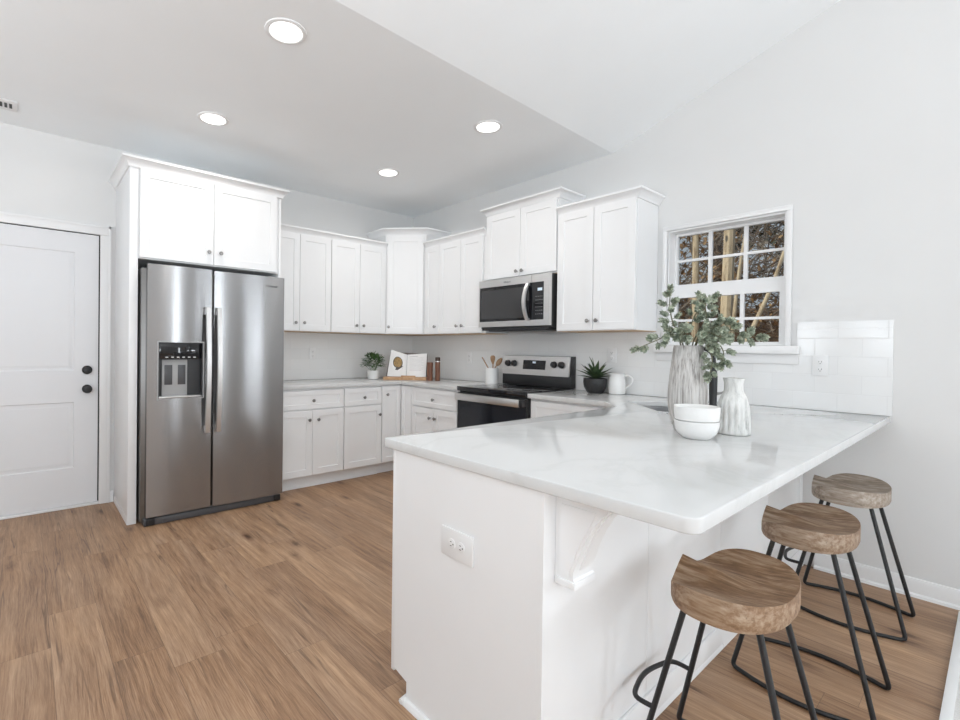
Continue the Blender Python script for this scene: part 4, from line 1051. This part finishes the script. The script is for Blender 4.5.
# stacked bowls
ox, oy = -1.556, -3.738
BW = [(.050, 0), (.056, .002), (.078, .022), (.0865, .045), (.0885, .066), (.087, .068), (.084, .066), (.080, .045), (.07, .025), (.045, .010), (.002, .008)]
def bowl(z, s, hs, lab):
    bm = nb(); lathe(bm, (ox, oy, z), (0, 0, 1), [(r*s, h*hs) for r, h in BW], 44)
    tag(obj('bowl', bm, 'stoneware'), lab, 'bowl', 'white stoneware bowls')
bowl(CTZ, .865, 1.0, 'lower white stoneware bowl resting on the peninsula in front of the vase')
bm = nb(); lathe(bm, (ox, oy, CTZ+.0685), (0, 0, 1), [(.0715, 0), (.0745, .003), (.0775, .030), (.0785, .052), (.077, .054), (.0745, .052), (.073, .03), (.067, .008), (.002, .006)], 44)
tag(obj('bowl', bm, 'stoneware'), 'upper white stoneware bowl stacked on another bowl', 'bowl', 'white stoneware bowls')
# ribbed vase
qx, qy = -1.330, -3.790
t = thing('ribbed_vase', 'short chalky white vase with carved vertical flutes beside the bowls', 'vase', (qx, qy, CTZ))
def flute(th, h):
    k = max(0, min(1, (h-.012)/.01))*max(0, min(1, (.135-h)/.035)); return 1-.12*k*(.5+.5*math.cos(th*16))**3
bm = nb(); lathe(bm, (qx, qy, CTZ), (0, 0, 1), [(.054, 0), (.060, .003), (.0610, .012), (.0600, .03), (.0585, .07), (.0565, .10), (.053, .125), (.046, .148), (.0375, .165), (.0335, .178), (.0330, .205), (.0375, .223), (.0385, .226), (.035, .225), (.029, .205), (.028, .17), (.045, .13), (.05, .06), (.04, .01), (.002, .008)], 108, fn=flute)
obj('vase_body', bm, 'ribglaze', t, ang=60)

# ------------------------------------------------------------------ bar stools
def stool(cx, cy, sm, lab):
    t = thing('bar_stool', lab, 'stool', (cx, cy, 0), 'bar stools along the peninsula'); P = Vector((cx, cy, 0))
    RX, RY, zb_, zt_ = .209, .140, .549, .612
    def outline(th, k=1.0):
        c, s = math.cos(th), math.sin(th); e = .86
        return RX*k*math.copysign(abs(c)**e, c), RY*k*math.copysign(abs(s)**e, s)
    def top(x, y):
        u = x/RX; v = y/RY     # v = 1 is the side facing the counter
        bowl_ = .027*min(1, u*u+.5*max(0, -v)**2)**1.2
        pom = .030*math.exp(-abs(u/.17)**1.5)*max(0, min(1, (v+.35)/1.35))**1.1
        dip = -.018*math.exp(-((abs(u)-.50)/.26)**2)*max(0, min(1, (v+.7)/1.5))
        return zt_ - .012 + bowl_ + pom + dip
    bm = nb(); NS = 72; rings = []
    def ring(k, zf): return [P+Vector((*outline(2*PI*i/NS, k), zf(*outline(2*PI*i/NS, k)))) for i in range(NS)]
    rings.append(ring(.94, lambda x, y: zb_)); rings.append(ring(.985, lambda x, y: zb_+.003)); rings.append(ring(1, lambda x, y: zb_+.010))
    rings.append(ring(1, lambda x, y: top(x, y)-.002)); rings.append(ring(.992, lambda x, y: top(x, y)))
    for k in (.93, .85, .76, .66, .56, .46, .36, .26, .16, .06): rings.append(ring(k, top))
    loops(bm, rings); obj('seat', bm, sm, t, ang=48)
    R_ = .0082
    for sx in (-1, 1):
        bm = nb()
        pa = P+Vector((sx*.100,   .085, .5475)); pb = P+Vector((sx*.148, .205, R_+.0005)); pd = P+Vector((sx*.148, -.212, R_+.0005)); pe = P+Vector((sx*.100, -  .085, .5475))
        mid = [P+Vector((sx*(.148+.055*math.sin(PI*k/10)), .205-.417*k/10, R_+.0005)) for k in range(1, 10)]
        path = fillet([pa, pb, mid[0]], .028, 6) + mid[1:-1] + fillet([mid[-1], pd, pe], .028, 6)
        tube(bm, path, R_, 10); obj('leg_hoop', bm, 'black', t, ang=60)
    # foot rest: a bowed bar between the two front legs
    f_ = .62; q0 = Vector((.100+(.148-.100)*f_, .085+(.205-.085)*f_, .5475*(1-f_)))
    bm = nb(); pts = [P+Vector((-q0.x, q0.y, q0.z)), P+Vector((-q0.x*.98, q0.y+.055, q0.z)), P+Vector((-q0.x*.55, q0.y+.078, q0.z)), P+Vector((0, q0.y+.088, q0.z)), P+Vector((q0.x*.55, q0.y+.078, q0.z)), P+Vector((q0.x*.98, q0.y+.055, q0.z)), P+Vector((q0.x, q0.y, q0.z))]
    tube(bm, smooth_path(pts, 6), .0075, 10); obj('foot_rest', bm, 'black', t, ang=60)
    bm = nb(); box(bm, cx-.13, cx+.13, cy-.09, cy+.09, .5455, .5488); obj('mount_plate', bm, 'black', t, smooth=False)
stool(-1.995, -4.010, 'seat_a', 'bar stool with warm brown saddle seat at the free end of the peninsula')
stool(-1.232, -4.022, 'seat_b', 'middle bar stool with brown saddle seat, between the two others')
stool(-.458, -4.020, 'seat_c', 'bar stool with greyish saddle seat, closest to the wall')

# rug beside the stools
bm = nb(); box(bm, -2.9, -.085, -5.9, -4.362, .0008, .013, .004); ru = obj('rug', bm, 'rug'); tag(ru, 'cream rug whose edge shows on the floor past the stools', 'rug')
bm = nb(); box(bm, -2.9, -.085, -4.392, -4.362, .0131, .0165, .0015); obj('rug_border', bm, 'trim', ru)

# ------------------------------------------------------------------ woods outside the window
bm = nb(); n = 40; r3 = random.Random(11)
def gz(x, y): return -.3+1.55*min(1, max(0, (x-.6)/2.6))**.8 + .10*max(0, x-3.2) + .12*noise.noise(Vector((x*.5, y*.5, 0)))
G = [[bm.verts.new((.6+24*(i/n)**1.5, -14+34*j/n, gz(.6+24*(i/n)**1.5, -14+34*j/n))) for j in range(n+1)] for i in range(n+1)]
for i in range(n):
    for j in range(n): bm.faces.new((G[i][j], G[i+1][j], G[i+1][j+1], G[i][j+1]))
struct('ground', bm, 'litter', 'brown leaf-covered bank outside the window', 'ground')
def tree(name, x, y, h, r, lean, bark, leafm, nl, ls, lab, low=.45, grp='trees outside the window', spread=1.6):
    t = thing(name, lab, 'tree', (x, y, gz(x, y)-.05), grp); b = Vector((x, y, gz(x, y)-.05))
    top_ = b+Vector((lean[0], lean[1], h)); bm = nb()
    pts = smooth_path([b, b+(top_-b)*.35+Vector((r3.uniform(-.06, .06), r3.uniform(-.06, .06), 0)), b+(top_-b)*.7, top_], 6); m_ = len(pts)
    tube(bm, pts, [r*(1-.75*i/m_) for i in range(m_)], 10)
    tips = []
    for k in range(14):
        f = low+(1-low)*k/14; p = b+(top_-b)*f; a = r3.uniform(0, 2*PI); L = spread*(1.1-f)*r3.uniform(.6, 1.2)+.25
        e = p+Vector((math.cos(a)*L, math.sin(a)*L, r3.uniform(-.1, .5)*L)); md = (p+e)/2+Vector((0, 0, .1*L))
        tube(bm, smooth_path([p, md, e], 4), [r*.28*(1-.1*i) for i in range(9)], 5); tips += [(p+e)/2, e, e]
    obj('tree_trunk', bm, bark, t)
    if nl:
        bm = nb()
        for k in range(nl):
            c = r3.choice(tips)+Vector([r3.gauss(0, .22) for _ in range(3)]); d = Vector([r3.uniform(-1, 1) for _ in range(3)])
            leaf(bm, c, d, (0, 0, 1), ls*r3.uniform(.6, 1.3), ls*.5, n=2)
        obj('tree_foliage', bm, leafm, t, smooth=False)
tree('slim_tree', 4.2, -1.53, 6.5, .052, (.05, .05), 'bark', 'pine', 260, .16, 'slim straight sunlit trunk seen in the first column of panes', .5, spread=.5)
tree('pale_tree', 4.2, -1.93, 7.0, .088, (.05, .0), 'bark', 'autumn', 300, .16, 'thicker pale trunk standing in the middle column of panes', .45, spread=.4)
tree('leaning_sapling', 3.6, -2.30, 2.7, .032, (.9, -.62), 'bark', 'autumn', 60, .10, 'pale sapling leaning towards the right-hand panes', .6, spread=.7)
tree('bent_sapling', 3.9, -2.10, 3.2, .028, (.2, -.30), 'bark', 'autumn', 60, .10, 'thin pale sapling bent beside the thicker trunk', .6, spread=.6)
for x, y, h in ((8.0, 1.9, 8), (10.5, .4, 8), (11.5, 4.2, 9)):
    tree('pine_tree', x, y, h, .14, (0, 0), 'darkbark', 'pine', 800, .26, 'dark evergreen far behind the slim sunlit trunk', .2, spread=.95)
for x, y, h in ((7.4, -.9, 5.5), (6.0, -1.2, 4.6), (8.6, -2.6, 6), (6.5, -2.75, 5), (10.6, -1.7, 7)):
    tree('autumn_tree', x, y, h, .07, (r3.uniform(-.2, .2), r3.uniform(-.2, .2)), 'darkbark', 'autumn', 600, .13, 'brown autumn tree in the thicket outside the window', .15, spread=.95)
bm = nb()
for k in range(2000):
    x = r3.uniform(4.6, 9); y = r3.uniform(-4.2, 1.8) + (x-4)*.42; z = gz(x, y)+r3.uniform(0, 2.6 if y < -.6 else 1.0)
    d = Vector((r3.uniform(-.5, .5), r3.uniform(-1, 1), r3.uniform(-.2, 1.2))).normalized(); L = r3.uniform(.3, 1.1); p = Vector((x, y, z))
    tube(bm, smooth_path([p, p+d*L*.5+Vector((0, 0, r3.uniform(-.1, .12))), p+d*L], 3), r3.uniform(.003, .011), 4)
for k in range(2600):
    x = r3.uniform(4.2, 9); y = r3.uniform(-4.2, 1.8) + (x-4)*.42; z = gz(x, y)+abs(r3.gauss(0, .8))
    leaf(bm, (x, y, z), Vector([r3.uniform(-1, 1) for _ in range(3)]), (0, 0, 1), r3.uniform(.06, .16), .06, mi=1, n=2)
tag(obj('undergrowth', bm, ['twig', 'autumn'], smooth=False), 'tangled brown twigs and dry leaves filling the woods outside', 'undergrowth', None, 'stuff')
